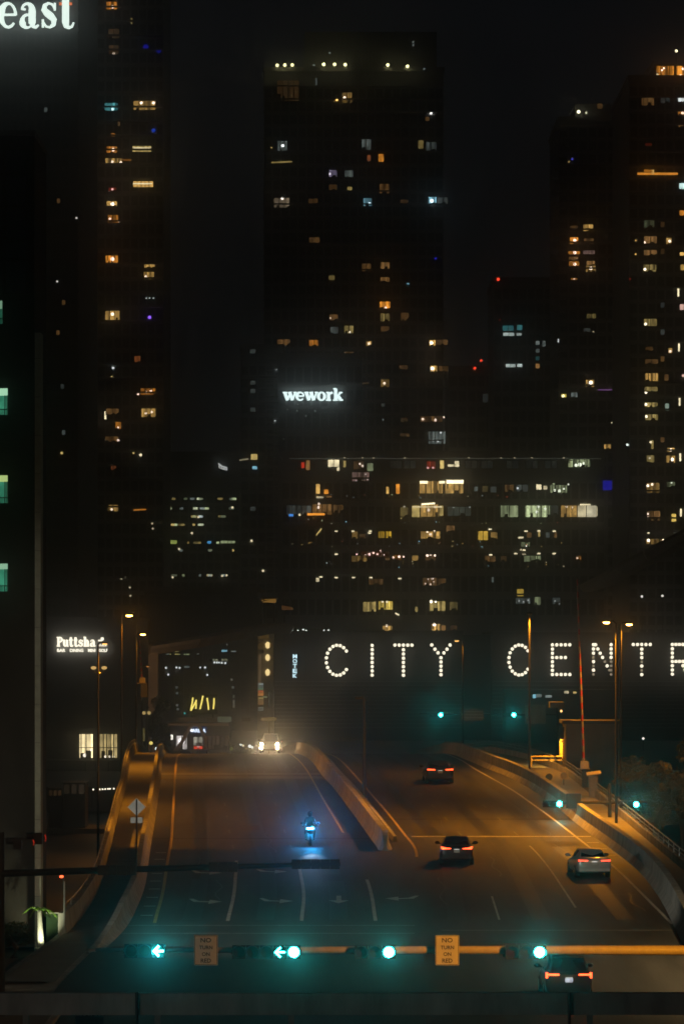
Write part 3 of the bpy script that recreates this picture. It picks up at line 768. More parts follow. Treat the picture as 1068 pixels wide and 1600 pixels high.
b = MB(); b.path([(xk, dK, Z_(1377, dK)), (X_(97, dK), dK, Z_(1370, dK))], .04, 6); b.build('arm', M_dkmetal, t)
b = MB(); b.sphere((X_(96.5, dK), dK - .05, Z_(1369.5, dK)), .075, 8, 6, (1.3, 1, .8)); b.build('red_light', emit('red_beacon', (1, .10, .03), 4.0), t)

# ------------------------------------------------------------------ drawbridge gates
def gate_arm(label, px_top, v_top, px_bot, v_bot, d, n, tube_r=.09, base=True):
    p0, p1 = P(px_bot, v_bot, d), P(px_top, v_top, d)
    t = thing('barrier_gate', label, 'barrier gate', (p0.x, d, p0.z - 1.2))
    for i in range(n):
        a = p0.lerp(p1, i / n); c = p0.lerp(p1, (i + 1) / n - .0015)
        r = tube_r * (1 - .45 * i / n)
        b = MB(); b.tube(a, c, r, r, 8); b.build('stripe', M_red if i % 2 else M_gatew, t)
    if base:
        b = MB(); b.cbox((p0.x + .05, d, p0.z - .05), (.55, .6, .5)); b.box((p0.x - .5, d - .2, p0.z - .36), (p0.x + .4, d + .2, p0.z - .28)); b.build('gate_motor', M_mast, t)
        b = MB(); b.box((p0.x - .1, d - .25, p0.z - 1.6), (p0.x + .5, d + .25, p0.z - .37)); b.build('pedestal', M_dkmetal, t)
    return t
dGt = 264.0
gate_arm('red and white striped gate arm standing upright beside the bridge house on the right', 901, 905, 911, 1194, dGt, 30)
gate_arm('red and white striped gate arm raised beside the lamps on the left', 218, 1000, 222, 1062, 352, 14, .1, True)
# cabinet on the walkway
x0, x1 = X_(919, 263), X_(933, 263)
t = thing('control_cabinet', 'yellow-lit control cabinet with a tilted cover at the foot of the right gate arm', 'cabinet', (x0, 263, zr(263)))
b = MB(); b.box((x0, 262.7, zr(263)), (x1, 263.3, Z_(1213, 263))); b.build('body', M_mast, t)
b = MB(); b.add([(x0 - .15, 262.5, Z_(1213, 263)), (x1 + .2, 262.5, Z_(1210, 263)), (x1 + .2, 263.5, Z_(1206, 263)), (x0 - .15, 263.5, Z_(1209, 263)), (x0 - .15, 262.5, Z_(1211, 263)), (x1 + .2, 262.5, Z_(1208, 263)), (x1 + .2, 263.5, Z_(1204, 263)), (x0 - .15, 263.5, Z_(1207, 263))], [(0,1,2,3),(4,5,6,7),(0,1,5,4),(1,2,6,5),(2,3,7,6),(3,0,4,7)]); b.build('cover', M_mast, t)
b = MB(); b.tube((x0 + .05, 262.6, zr(263) + .2), (x0 + .05, 262.6, Z_(1216, 263)), .03, n=6); b.build('conduit', M_steel, t)

# bridge house
dH = 291.0
M_house_w = mat('house_stucco', (.45, .40, .33), 0.9, scale=.8, var=.22, bump=.3)
hx0, hx1 = X_(884, dH), X_(966, dH)
t = thing('bridge_house', 'tall plain bridge tender house standing behind the right barrier', 'building', ((hx0+hx1)/2, dH, zr(dH)))
b = MB(); b.box((hx0, dH, -2.4), (hx1, dH + 5, Z_(1131, dH))); b.build('wall', M_house_w, t)
b = MB(); b.box((hx0 - .25, dH - .25, Z_(1131, dH)), (hx1 + .25, dH + 5.2, Z_(1126, dH))); b.build('roof', M_conc_d, t)
for zz in (1165, 1200):
    b = MB(); b.box((hx0 + .05, dH - .03, Z_(zz + 1, dH)), (hx1 - .05, dH + .0, Z_(zz, dH))); b.build('string_course', M_house_w, t)
b = MB(); b.box((X_(872, dH), dH - .5, Z_(1155, dH)), (X_(880, dH), dH + .1, Z_(1136, dH))); b.build('air_conditioner', M_dkmetal, t)
b = MB(); b.box((X_(858, dH), dH - .2, Z_(1106, dH)), (X_(881, dH), dH + 1.5, Z_(1097, dH))); b.build('canopy', M_conc_d, t)
b = MB(); b.sphere(P(876, 1111, dH - .3), .09, 8, 5); b.build('bulkhead_lamp', emit('orange_bulkhead', (1, .5, .15), 3.0), t)
# yellow railing and post in the light of a wall lamp beside the house
dY = 300.0
M_yel = mat('yellow_steel', (0.62, 0.40, 0.06), 0.55, scale=4, var=.15)
t = thing('safety_railing', 'yellow railing lit brightly in front of the bridge house, with a tall end plate', 'railing', P(855, 1200, dY))
b = MB(); b.box((X_(873.5, dY), dY, Z_(1187, dY)), (X_(880.5, dY), dY + .1, Z_(1157, dY))); b.tube((X_(877, dY), dY, Z_(1157, dY)), (X_(877, dY), dY + .1, Z_(1157, dY)), .152, n=14); b.build('end_plate', M_yel, t)
for v in (1182, 1188):
    b = MB(); b.tube(P(826, v, dY - .05), P(877, v, dY - .05), .05, n=8); b.build('rail', M_yel, t)
b = MB(); b.box((X_(825.5, dY), dY - .25, Z_(1206, dY)), (X_(830.5, dY), dY - .11, Z_(1181, dY))); b.build('post', M_yel, t)
b = MB(); b.sphere(P(878, 1146, dY - .8), .1, 8, 6); k = b.build('wall_lamp', emit('wall_lamp_glow', (1, .55, .12), 1.2), t)
lamp('SPOT', 'lamp_light', k, P(874, 1148, dY - 1.2), (1, .50, .07), 1300, .08, aim=P(862, 1182, dY + .2), angle=110)
# two round warning discs on the walkway railing
for k, (px, py, lab) in enumerate(((857, 1214, 'round sign coloured dark as if shaded on the right walkway, left of the two discs'), (880, 1212, 'round sign coloured pale as if lit on the right walkway, right of the two discs'))):
    dd = 276.0; x, z = X_(px, dd), Z_(py, dd)
    t = thing('round_sign', lab, 'sign', (x, dd, zr(dd)))
    b = MB(); b.tube((x, dd, z), (x, dd + .03, z), .25, n=18); b.build('disc', M_mast if k else M_conc_d, t)  # light and shade put into the disc colours, one pale, one dark
    b = MB(); b.tube((x, dd + .06, zr(dd) + .1), (x, dd + .06, z + .2), .03, n=6); b.build('post', M_dkmetal, t)

# ------------------------------------------------------------------ elevated walkway right in front of the viewer
DW = 60.0
t = thing('elevated_walkway', 'dark concrete parapet of an elevated walkway crossing the bottom of the view', 'footbridge', (0, DW, 7.0))
zt, zb_ = Z_(1552, DW), Z_(1586, DW)
xsplit = [-9.0] + [X_(px, DW) for px in (214, 888)] + [9.0]
for a, c in zip(xsplit[:-1], xsplit[1:]):
    b = MB(); b.box((a + .012, DW, zb_), (c - .012, DW + .22, zt)); b.build('parapet_beam', M_conc, t)
M_post = mat('pale_post', (0.30, 0.30, 0.27), .7, scale=6, var=.2)
for px in (-170, 40, 246, 455, 668, 921, 1135):
    b = MB(); b.box((X_(px - 4.5, DW), DW + .04, 7.0), (X_(px + 4.5, DW), DW + .18, zb_ - .002)); b.build('baluster', M_post, t)
for px in (214, 888):
    b = MB(); b.tube((X_(px, DW), DW - .06, 7.0), (X_(px, DW), DW - .06, zt + .02), .025, n=8); b.build('conduit', M_dkmetal, t)
b = MB(); b.box((-9, DW - 3.4, 6.6), (9, DW + .4, 7.0)); b.build('deck', M_conc_d, t)
for x in (-8.2, 8.2):
    b = MB(); b.box((x - .4, DW - 2, 0), (x + .4, DW - 1.2, 6.6)); b.build('column', M_conc_d, t)
# lower sign partly hidden by the parapet
xq = X_(140, 74); zq = Z_(1577, 74)
t = thing('traffic_sign', 'lower TURN sign half hidden under the dark parapet at the bottom left', 'traffic sign', (xq, 74, zq))
b = MB(); b.box((xq - .27, 74, zq - .42), (xq + .27, 74.012, zq + .22)); b.build('plate', M_conc, t)
text_mesh('lettering', 'TURN', .34, .095, M_black, t, (xq, 73.992, zq - .08), .004, .018)
b = MB(); b.tube((xq, 74.06, 0), (xq, 74.06, zq + .2), .04, n=8); b.build('post', M_steel, t)
# ------------------------------------------------------------------ vehicles
M_glass = mat('car_glass', (0.008, 0.009, 0.010), 0.06, scale=3, var=.1, spec=.7)
M_tyre = mat('tyre_rubber', (0.02, 0.02, 0.02), .9)
M_rim = mat('alloy', (.4, .4, .42), .3, metal=.9)
M_plate = mat('number_plate', (.75, .76, .74), .5, scale=25, var=.15)
M_plast = mat('black_plastic', (.02, .02, .022), .55)
def paint(name, col): return mat(name, col, .28, metal=.25, scale=2, var=.06, coat=.8)
E_tail = emit('tail_lamp', (1.0, .07, .018), 7.0)
E_tail_dim = emit('tail_lamp_dim', (1.0, .05, .015), 1.6)
E_head = emit('head_lamp', (1.0, .70, .36), 260.0, sampled=True)
E_plateglow = emit('plate_lamp', (1, .95, .85), 1.4)

def section(w, zb, zt, crown=.05):
    pts = [(0, zb), (w*.82, zb), (w*.96, zb + .10), (w, zb + (zt-zb)*.45), (w*.985, zb + (zt-zb)*.72), (w*.93, zt - .03), (w*.80, zt + .005), (0, zt + crown)]
    return pts + [(-x, z) for x, z in reversed(pts[1:-1])]
SED = dict(body=[(-2.40,.74,.50,.90),(-2.34,.86,.36,1.00),(-2.15,.90,.26,1.05),(-1.6,.915,.22,1.04),(-.8,.925,.21,.98),(.3,.925,.21,.95),(1.2,.92,.22,.93),(1.9,.89,.25,.86),(2.25,.80,.32,.74),(2.38,.62,.40,.62)],
    cab=[(-1.80,.74,1.03,.72,1.05),(-.85,.82,1.0,.60,1.43),(-.2,.83,.97,.62,1.46),(.45,.82,.95,.60,1.42),(1.25,.74,.93,.72,.95)], wheel=.33, ax=(-1.42, 1.42), tail=.93)
SUV = dict(body=[(-2.34,.82,.48,1.02),(-2.30,.93,.36,1.14),(-2.1,.955,.28,1.17),(-1.4,.965,.25,1.13),(-.6,.97,.24,1.10),(.4,.97,.24,1.08),(1.2,.965,.25,1.06),(1.85,.94,.28,.98),(2.2,.87,.36,.86),(2.33,.70,.42,.72)],
    cab=[(-2.18,.86,1.14,.82,1.18),(-1.80,.88,1.14,.66,1.70),(-.9,.89,1.11,.69,1.76),(.3,.88,1.08,.66,1.70),(1.25,.80,1.05,.76,1.08)], wheel=.37, ax=(-1.42, 1.45), tail=1.08)
def car(label, kind, m, loc, rz, lights='rear', sc=1.0, cat='car', pm=None, tail=None, swoop=0):
    K = SED if kind == 'sedan' else SUV
    t = thing('suv' if kind == 'suv' else 'car', label, cat, loc, rz)
    t.scale = (sc, sc, sc)
    b = MB(); b.loft([[(x, y, z) for x, z in section(w, zb, zt)] for y, w, zb, zt in K['body']]); b.smooth = True
    body = b.build('body', m, t, local=True)
    sub = body.modifiers.new('round', 'SUBSURF'); sub.levels = 1; sub.render_levels = 2
    C = K['cab']
    b = MB(); b.loft([[(-wb, y, zb), (-wt - .02, y, zb + (zt-zb)*.55), (-wt*.93, y, zt), (0, y, zt + .03), (wt*.93, y, zt), (wt + .02, y, zb + (zt-zb)*.55), (wb, y, zb)] for y, wb, zb, wt, zt in C])
    b.build('cabin', m, t, local=True)
    (ya, wa, za, wta, zta), (yb, wb, zb, wtb, ztb) = C[0], C[1]
    e = .012
    b = MB(); b.quad((-wta*.88, ya - e + .04, zta + .05), (wta*.88, ya - e + .04, zta + .05), (wtb*.84, yb - e - .03, ztb - .035), (-wtb*.84, yb - e - .03, ztb - .035)); b.build('rear_window', M_glass, t, local=True)
    (yc, wc, zc_, wtc, ztc), (yd, wd, zd, wtd, ztd) = C[3], C[4]
    b = MB(); b.quad((-wtc*.85, yc + e + .03, ztc - .02), (wtc*.85, yc + e + .03, ztc - .02), (wtd*.9, yd + e - .06, ztd + .04), (-wtd*.9, yd + e - .06, ztd + .04)); b.build('windscreen', M_glass, t, local=True)
    for s in (-1, 1):
        b = MB()
        for i in (1, 2):
            y0, w0, z0, t0, q0 = C[i]; y1, w1, z1, t1, q1 = C[i+1]
            b.quad((s*(w0*.99 + e), y0 + .05, z0 + .07), (s*(w1*.99 + e), y1 - .05, z1 + .07), (s*(t1*.98 + e), y1 - .05, q1 - .07), (s*(t0*.98 + e), y0 + .05, q0 - .07))
        b.build('side_window', M_glass, t, local=True)
        mx = K['body'][5][1] + .10
        b = MB(); b.sphere((s*mx, .75, C[3][2] + .12), .12, 8, 6, (1.15, .6, .75)); b.tube((s*(mx - .2), .78, C[3][2] + .05), (s*mx, .75, C[3][2] + .1), .035, n=6); b.build('wing_mirror', m, t, local=True)
        for ya_ in K['ax']:
            xw = s * (K['body'][3][1] - .11)
            b = MB(); b.tube((xw - .11, ya_, K['wheel']), (xw + .11, ya_, K['wheel']), K['wheel'], n=18); wh = b.build('wheel', M_tyre, t, local=True)
            b = MB(); b.tube((xw + s*.10, ya_, K['wheel']), (xw + s*.118, ya_, K['wheel']), K['wheel']*.66, n=12); b.build('rim', M_rim, wh, local=True)
        # tail lamps: a bar running inward and a hook at the corner
        zt_ = K['tail']; yr = K['body'][1][0] - .035; w = K['body'][1][1]
        b = MB()
        if kind == 'suv' and swoop == 0:
            b.box((s*w*.42, yr - .02, zt_ - .035), (s*w*.94, yr + .12, zt_ + .03)); b.box((s*w*.90, yr - .015, zt_ - .14), (s*w*.985, yr + .22, zt_ + .08))
        elif swoop == 1:
            b.prism([(s*w*.36, zt_ - .045), (s*w*.92, zt_ - .065), (s*w*.99, zt_ + .07), (s*w*.90, zt_ + .06), (s*w*.62, zt_ + .01), (s*w*.36, zt_ - .005)], yr - .02, yr + .16)
        else:
            b.prism([(s*w*.40, zt_ - .05), (s*w*.97, zt_ - .04), (s*w*.985, zt_ + .035), (s*w*.40, zt_ + .02)], yr - .02, yr + .16)
        b.build('tail_light', (tail or E_tail) if lights == 'rear' else E_tail_dim, t, local=True)
        b = MB(); b.box((s*w*.30, yr - .012, zt_ - .11), (s*w*.80, yr + .1, zt_ - .055)); b.build('reflector', M_lens_red, t, local=True)
        yf = K['body'][-2][0] + .015; wf = K['body'][-2][1]; zf = K['tail'] - .26
        b = MB(); (b.disc((s*wf*.84, yf + .12, zf), .14, 14, 1, .02) if lights == 'front' else b.sphere((s*wf*.84, yf - .06, zf), .15, 10, 6, (1.3, .8, .8))); b.build('headlight', E_head if lights == 'front' else M_rim, t, local=True)
        if lights == 'front':
            b = MB(); b.tube((s*wf*.84, yf - .1, zf), (s*wf*.84, yf + .112, zf), .16, n=14); b.tube((s*wf*.86, yf - .1, zf - .30), (s*wf*.86, yf + .132, zf - .30), .15, n=14); b.build('lamp_shield', M_plast, t, local=True)  # added cups that keep the lamps' back glow off the car body
            b = MB(); b.disc((s*wf*.86, yf + .14, zf - .30), .13, 12, 1, .02); b.build('fog_light', E_head, t, local=True)
    yr = K['body'][1][0] - .03
    b = MB(); b.box((-.80, yr - .03, .36), (.80, yr + .2, .52)); b.build('rear_bumper', M_plast if kind == 'suv' else m, t, local=True)
    zp = K['tail'] - (.16 if kind == 'sedan' else .22)
    b = MB(); b.box((-.155, yr - .06, zp - .08), (.155, yr - .03, zp + .075)); b.build('number_plate', pm or M_plate, t, local=True)
    b = MB(); b.box((-.72, K['body'][-2][0] - .02, .38), (.72, K['body'][-2][0] + .09, .50)); b.build('front_bumper', M_plast, t, local=True)
    b = MB(); b.box((-.42, K['body'][-2][0] - .02, .54), (.42, K['body'][-2][0] + .07, .68)); b.build('grille', M_plast, t, local=True)
    if lights == 'rear':
        b = MB(); b.box((-.14, yr - .055, zp + .09), (.14, yr - .02, zp + .105)); b.build('plate_light', E_plateglow, t, local=True)
    return t
PA_black = paint('black_car_paint', (.015, .015, .017))
PA_white = paint('white_car_paint', (.66, .67, .68))
PA_dk = paint('dark_grey_car_paint', (.03, .03, .034))
def at_road(px, v, h=0.0):
    d = dsolve(v, h); return Vector((X_(px, d), d, zr(d) + .02)), d
def heading(d, cc): return -math.atan2(float(cc(d + 4) - cc(d - 4)), 8.0)
M_plate_lit = emit('lit_number_plate', (.85, .9, 1.0), .55, var=.5, scale=9)
d = 146.0
car('dark SUV passing under the near mast arm, closest car to the viewer', 'suv', PA_black, (X_(887, d), d + 2.2, zr(d)), .012, sc=.955, pm=M_plate_lit)
p, d = at_road(714.5, 1353); car('black sedan with bright swept tail lights in the middle of the right carriageway', 'sedan', PA_black, p + Vector((0, 2.4, 0)), heading(d, C_RL), sc=1.02, swoop=1)
p, d = at_road(923.5, 1373); car('white sedan with red tail lights beside the right barrier', 'sedan', PA_white, p + Vector((0, 2.4, 0)), heading(d, C_RR) + .05, sc=1.0, tail=emit('tail_white_car', (1, .07, .03), 4.0))
p, d = at_road(684.5, 1225); car('black car nearing the crest, farthest of the cars driving away', 'sedan', PA_dk, p + Vector((0, 2.4, 0)), heading(d, C_RL), sc=1.12)
# oncoming car on the crest with its headlights on
d = 352.0
car('dark SUV coming over the crest with dazzling headlights', 'suv', PA_dk, (X_(422, d), d + 3, zr(d)), math.pi - .04, lights='front', sc=1.0)
for i, (px, d, lab) in enumerate(((290, 436, 'car with white headlights waiting under the lit shop sign, leftmost of three beyond the crest'), (316, 440, 'car with headlights on beyond the crest, middle of three below the shop'), (384, 446, 'car half hidden beyond the crest with pale lights by the green shrubs'))):
    c = car(lab, 'suv', PA_dk, (X_(px, d), d, 0.02), math.pi, lights='front', sc=1.0)
    for ch in c.children:
        if ch.name.startswith(('headlight', 'fog_light')): ch.data.materials[0] = emit('far_head_lamp', (.85, .92, 1.0), 3.0)

# motorbike with rider coming towards the viewer
pm_, dm = at_road(484, 1321)
E_moto = emit('motorbike_lamp', (.015, .42, 1.0), 900.0, sampled=True)
M_suit = mat('rider_jacket', (.03, .035, .05), .7, scale=9, var=.3)
M_helm = mat('helmet_shell', (.03, .04, .06), .2, coat=.6)
t = thing('motorcycle', 'motorbike with a piercing blue-white twin headlamp coming down the left carriageway', 'motorcycle', pm_, math.pi + .03)
t.scale = (1.12, 1.12, 1.12)
def L(b, n, m, par=t): return b.build(n, m, par, local=True)
for yy in (-.70, .72):
    b = MB(); b.tube((-.07, yy, .31), (.07, yy, .31), .31, n=20); wv = L(b, 'wheel', M_tyre)
    b = MB(); b.tube((-.075, yy, .31), (.075, yy, .31), .20, n=14); L(b, 'rim', M_rim, wv)
b = MB(); b.loft([[(sx*w, y, z + dz*h) for sx, dz in ((0,1),(.8,.6),(1,0),(.8,-.6),(0,-1),(-.8,-.6),(-1,0),(-.8,.6))] for y, w, z, h in ((-.85,.06,.86,.05),(-.45,.13,.80,.10),(-.1,.15,.76,.16),(.25,.19,.78,.2),(.48,.16,.80,.18),(.62,.06,.82,.1))]); b.smooth = True; L(b, 'fuel_tank', PA_dk)
b = MB(); b.loft([[(sx*w, y, z + dz*h) for sx, dz in ((0,1),(.8,.6),(1,0),(.8,-.6),(0,-1),(-.8,-.6),(-1,0),(-.8,.6))] for y, w, z, h in ((.35,.22,.72,.30),(.62,.24,.84,.26),(.82,.18,.90,.18),(.92,.07,.90,.08))]); b.smooth = True; L(b, 'fairing', PA_dk)
b = MB(); b.cbox((0, .02, .42), (.34, .5, .34)); L(b, 'engine', M_dkmetal)
for s in (-1, 1):
    b = MB(); b.tube((s*.10, .72, .31), (s*.12, .50, .98), .03, n=8); L(b, 'fork', M_steel)
    b = MB(); b.path([(s*.05, .5, 1.0), (s*.25, .46, 1.03), (s*.38, .36, .99)], .018, 6); L(b, 'handlebar', M_dkmetal)
    b = MB(); b.sphere((s*.42, .5, 1.16), .07, 8, 5, (1.3, .4, .8)); b.tube((s*.33, .44, 1.02), (s*.42, .5, 1.14), .01, n=5); L(b, 'mirror', M_plast)
    b = MB(); b.sphere((s*.085, .905, .905), .075, 10, 6, (1.15, .5, .62)); L(b, 'headlamp', E_moto)
b = MB(); b.add([(-.17, .80, 1.06), (.17, .80, 1.06), (.10, .62, 1.26), (-.10, .62, 1.26)], [(0,1,2,3)]); L(b, 'windshield', M_glass)
lampo = lamp('SPOT', 'headlamp_light', t, pm_ + Vector((0, 0, 0)), (.75, .88, 1.0), 230, .05, angle=13, blend=.8)
lampo.location = (0, 1.05, .92); lampo.rotation_euler = (math.radians(82), 0, 0)

def skinned(name, pts, edges, rad, m, parent, sub=2):
    me = bpy.data.meshes.new(name); me.from_pydata(pts, edges, []); me.materials.append(m)
    o = bpy.data.objects.new(name, me); COL.objects.link(o); o.parent = parent
    sk = o.modifiers.new('skin', 'SKIN')
    for i, r in enumerate(rad): me.skin_vertices[0].data[i].radius = (r, r * .9)
    me.skin_vertices[0].data[0].use_root = True
    sk.use_smooth_shade = True
    s2 = o.modifiers.new('sub', 'SUBSURF'); s2.levels = sub; s2.render_levels = sub
    dg = bpy.context.evaluated_depsgraph_get(); bpy.context.view_layer.update()
    nm = bpy.data.meshes.new_from_object(o.evaluated_get(dg)); nm.name = name
    o.modifiers.clear(); o.data = nm
    if not nm.materials: nm.materials.append(m)
    return o
rd = thing('person', 'motorcyclist in a dark jacket and helmet leaning to the handlebar of the bike', 'person', pm_, math.pi + .03)
rd.scale = (1.12, 1.12, 1.12)
pts = [(0,-.22,.92),(0,-.14,1.12),(0,.0,1.34),(0,.06,1.46),(0,.10,1.58)]
edges = [(0,1),(1,2),(2,3),(3,4)]; rad = [.15,.155,.17,.075,.08]
for s in (-1, 1):
    k = len(pts)
    pts += [(s*.19,-.0,1.38),(s*.27,.16,1.15),(s*.33,.36,1.02)]; rad += [.085,.062,.045]; edges += [(2,k),(k,k+1),(k+1,k+2)]
    k = len(pts)
    pts += [(s*.12,-.2,.86),(s*.23,.18,.70),(s*.20,-.10,.36),(s*.21,.06,.28)]; rad += [.11,.08,.06,.05]; edges += [(0,k),(k,k+1),(k+1,k+2),(k+2,k+3)]
skinned('body', pts, edges, rad, M_suit, rd)
b = MB(); b.sphere((0, .13, 1.62), .145, 14, 10, (.92, 1.1, 1.05)); b.smooth = True; hm = b.build('helmet', M_helm, rd, local=True)
b = MB(); b.sphere((0, .20, 1.62), .11, 12, 6, (.95, .85, .55)); b.smooth = True; b.build('visor', M_glass, hm, local=True)
for s in (-1, 1):
    for q in range(4):
        b = MB(); b.path([(s*(.335+q*.018), .33, 1.02), (s*(.335+q*.018), .385, 1.025), (s*(.335+q*.018), .40, .99), (s*(.335+q*.018), .375, .97)], .011, 5)
        b.build('glove_finger', M_suit, rd, local=True)
# ------------------------------------------------------------------ buildings
M_tower = mat('tower_render', (.27, .27, .27), .85, scale=.12, var=.2)
M_tower3 = mat('dark_curtain_wall', (.09, .09, .092), .8, scale=.15, var=.2)
M_tower2 = mat('tower_concrete', (.24, .24, .24), .85, scale=.12, var=.2)
M_glassdk = mat('dark_window_glass', (.06, .064, .07), .45, scale=.2, var=.3, spec=.25)
M_frame = mat('window_frame', (.05, .05, .05), .6)
M_slab = mat('slab_concrete', (.28, .27, .26), .85, scale=.3, var=.2)
M_cc = mat('black_cladding', (.09, .09, .093), .7, scale=.2, var=.3)
CURT = {}
rnd = random.Random(11)

def tower(name, label, x0, x1, vt, d, depth, fl=None, phase=0.0, vb=None, m=None, slab_out=0.25, slab_w=None, cols=0, slab_x=None, crown=None, glass=True, maxv=1175):
    m = m or M_tower
    X0, X1, Zt = X_(x0, d), X_(x1, d), Z_(vt, d)
    t = thing(name, label, 'building', ((X0 + X1) / 2, d, 0))
    b = MB(); b.box((X0, d, -2.0 if d > 372 else -.5), (X1, d + depth, Zt)); b.build('wall', m, t)
    b = MB(); b.box((X0 - .25, d - .25, Zt), (X1 + .25, d + depth + .25, Zt + .9)); b.build('parapet', M_slab, t)
    if fl:
        sx0, sx1 = slab_x or (x0, x1)
        S0, S1 = X_(sx0, d), X_(sx1, d)
        me = MB().box((S0 - t.location.x - .15, -slab_out, -.14), (S1 - t.location.x + .15, .4, .14)).mesh('floor_slab', M_slab if m is not M_tower3 else m)
        v = phase
        while v < vt + 4: v += fl
        vs = []
        while v < maxv: vs.append(v); v += fl
        for v in vs: inst('floor_slab', me, t, (t.location.x, d, Z_(v, d)))
        if glass:
            g = MB(); n = max(3, int((x1 - x0) / 13))
            for v in vs[:-1]:
                for i in range(n):
                    a = x0 + (x1 - x0) * (i + .12) / n; c = x0 + (x1 - x0) * (i + .88) / n
                    g.box((X_(a, d), d - .05, Z_(v + fl * .88, d)), (X_(c, d), d + .02, Z_(v + fl * .22, d)))
            o = g.build('dark_window', M_glassdk, t); o['kind'] = 'stuff'
    if cols:
        me = MB().box((-.3, -slab_out - .06, 0), (.3, .3, Zt - 1)).mesh('column', m)
        for i in range(cols + 1): inst('column', me, t, (X0 + (X1 - X0) * i / cols, d, 0))
    return t

# colours of lit rooms
AMB = (1.0, .58, .15); ORG = (1.0, .36, .04); YEL = (1.0, .74, .24); CRM = (1.0, .86, .52); WHT = (.92, 1.0, .98); GRN = (.80, .95, .50)
TEA = (.18, .80, .85); BLU = (.03, .03, 1.0); BRN = (.9, .45, .14); GRY = (.62, .75, .70); RED = (1.0, .07, .03); PNK = (1, .6, .5); CYN = (.35, .8, 1.0)
def room(t, d, x, v, w, h, col, s, spot=None, ss=6.0, mull=None, curtains=True, deep=.0, transom=False):
    """a lit window: dark frame proud of the wall, glowing room behind with curtain panels of different brightness, lamp"""
    x0, x1, v0, v1 = x - w/2, x + w/2, v - h/2, v + h/2
    s *= 1.25 * thru(d); ss *= 1.2 * thru(d); Y = d - .24
    X0, X1, Z0, Z1 = X_(x0, d), X_(x1, d), Z_(v1, d), Z_(v0, d)
    fr = MB(); q = .10
    if min(w, h) < 6: q = .04
    fr.box((X0 - q, Y - .1, Z0 - q), (X0, Y + .12, Z1 + q)); fr.box((X1, Y - .1, Z0 - q), (X1 + q, Y + .12, Z1 + q))
    fr.box((X0, Y - .1, Z1), (X1, Y + .12, Z1 + q)); fr.box((X0, Y - .1, Z0 - q), (X1, Y + .12, Z0))
    n = mull if mull is not None else max(0, int(w / 7) - 1)
    for i in range(1, n + 1):
        xx = X0 + (X1 - X0) * i / (n + 1); fr.box((xx - .05, Y - .06, Z0), (xx + .05, Y + .1, Z1))
    if transom: fr.box((X0, Y - .05, Z0 + (Z1-Z0)*.42), (X1, Y + .09, Z0 + (Z1-Z0)*.42 + .07))
    win = fr.build('window', M_frame, t)
    b = MB(); b.quad((X0, Y + .06, Z0), (X1, Y + .06, Z0), (X1, Y + .06, Z1), (X0, Y + .06, Z1))
    b.build('pane', emit('lit_room', col, s * (.75 if curtains else 1), var=.45, scale=.9), win)
    if curtains and w >= 8:
        x_ = X0 + (X1-X0) * rnd.uniform(0, .15); k = 0
        while x_ < X1 - .15 and k < 8:
            cw = rnd.uniform(.10, .26) * max(1.2, (X1 - X0) * .6); xe = min(X1, x_ + cw)
            if rnd.random() < .75:
                zt = Z1; zb = Z0 if rnd.random() < .6 else Z0 + (Z1-Z0) * rnd.uniform(.15, .5)
                kk = round(rnd.choice([.18, .4, 1.25, 1.7]) , 2)
                b = MB(); b.quad((x_, Y + .03, zb), (xe, Y + .03, zb), (xe, Y + .03, zt), (x_, Y + .03, zt)); b.build('curtain', emit('curtain', col, round(s * kk, 3), var=.35, scale=2.5), win)
            x_ = xe + rnd.uniform(.05, .35); k += 1
        for q in range(rnd.choice([1, 2])):
            fx = rnd.uniform(X0, X1 - .4); fh = (Z1-Z0) * rnd.uniform(.15, .35)
            b = MB(); b.box((fx, Y + .015, Z0), (fx + rnd.uniform(.3, .8), Y + .025, Z0 + fh)); b.build('furniture', M_frame, win)
    if spot:
        for sx, sv, r in (spot if isinstance(spot, list) else [spot]):
            b = MB(); b.disc((X_(sx, d), Y - .01, Z_(sv, d)), r * d / F, 10, -1, .05); b.build('lamp', emit('room_lamp', tuple(.5 + .5 * c for c in col), ss), win)
    return win
def dot(t, d, x, v, r, col, s, name='light', out=.3):
    b = MB(); b.sphere((X_(x, d), d - out, Z_(v, d)), r * d / F, 8, 5); b.build(name, emit('light_dot', col, s * thru(d)), t)
def bar(t, d, x0, x1, v, h, col, s, name='light_strip', out=.25, v2=None):
    v2 = v if v2 is None else v2
    b = MB(); Y = d - out; k = h / 2
    b.add([P(x0, v + k, Y), P(x1, v2 + k, Y), P(x1, v2 - k, Y), P(x0, v - k, Y)], [(0, 1, 2, 3)]); b.build(name, emit('light_strip', col, s * thru(d), var=.3, scale=.6), t)

# --- far left office tower with the bright serif letters
d = 500.0
t = tower('office_tower', 'dark office tower at far left under the bright lettering that reads east', -210, 122, -260, d, 40, fl=27, phase=-250, slab_out=.1, m=M_tower3)
xh = 34.0 * d / F
sg = thing('building_sign', 'big glowing white serif letters cut off by the top left corner, ending in east', 'sign', (X_(0, d), d - 1, Z_(45, d)))
E_east = emit('white_letters', (.84, 1.0, .90), 1.55, sampled=False)
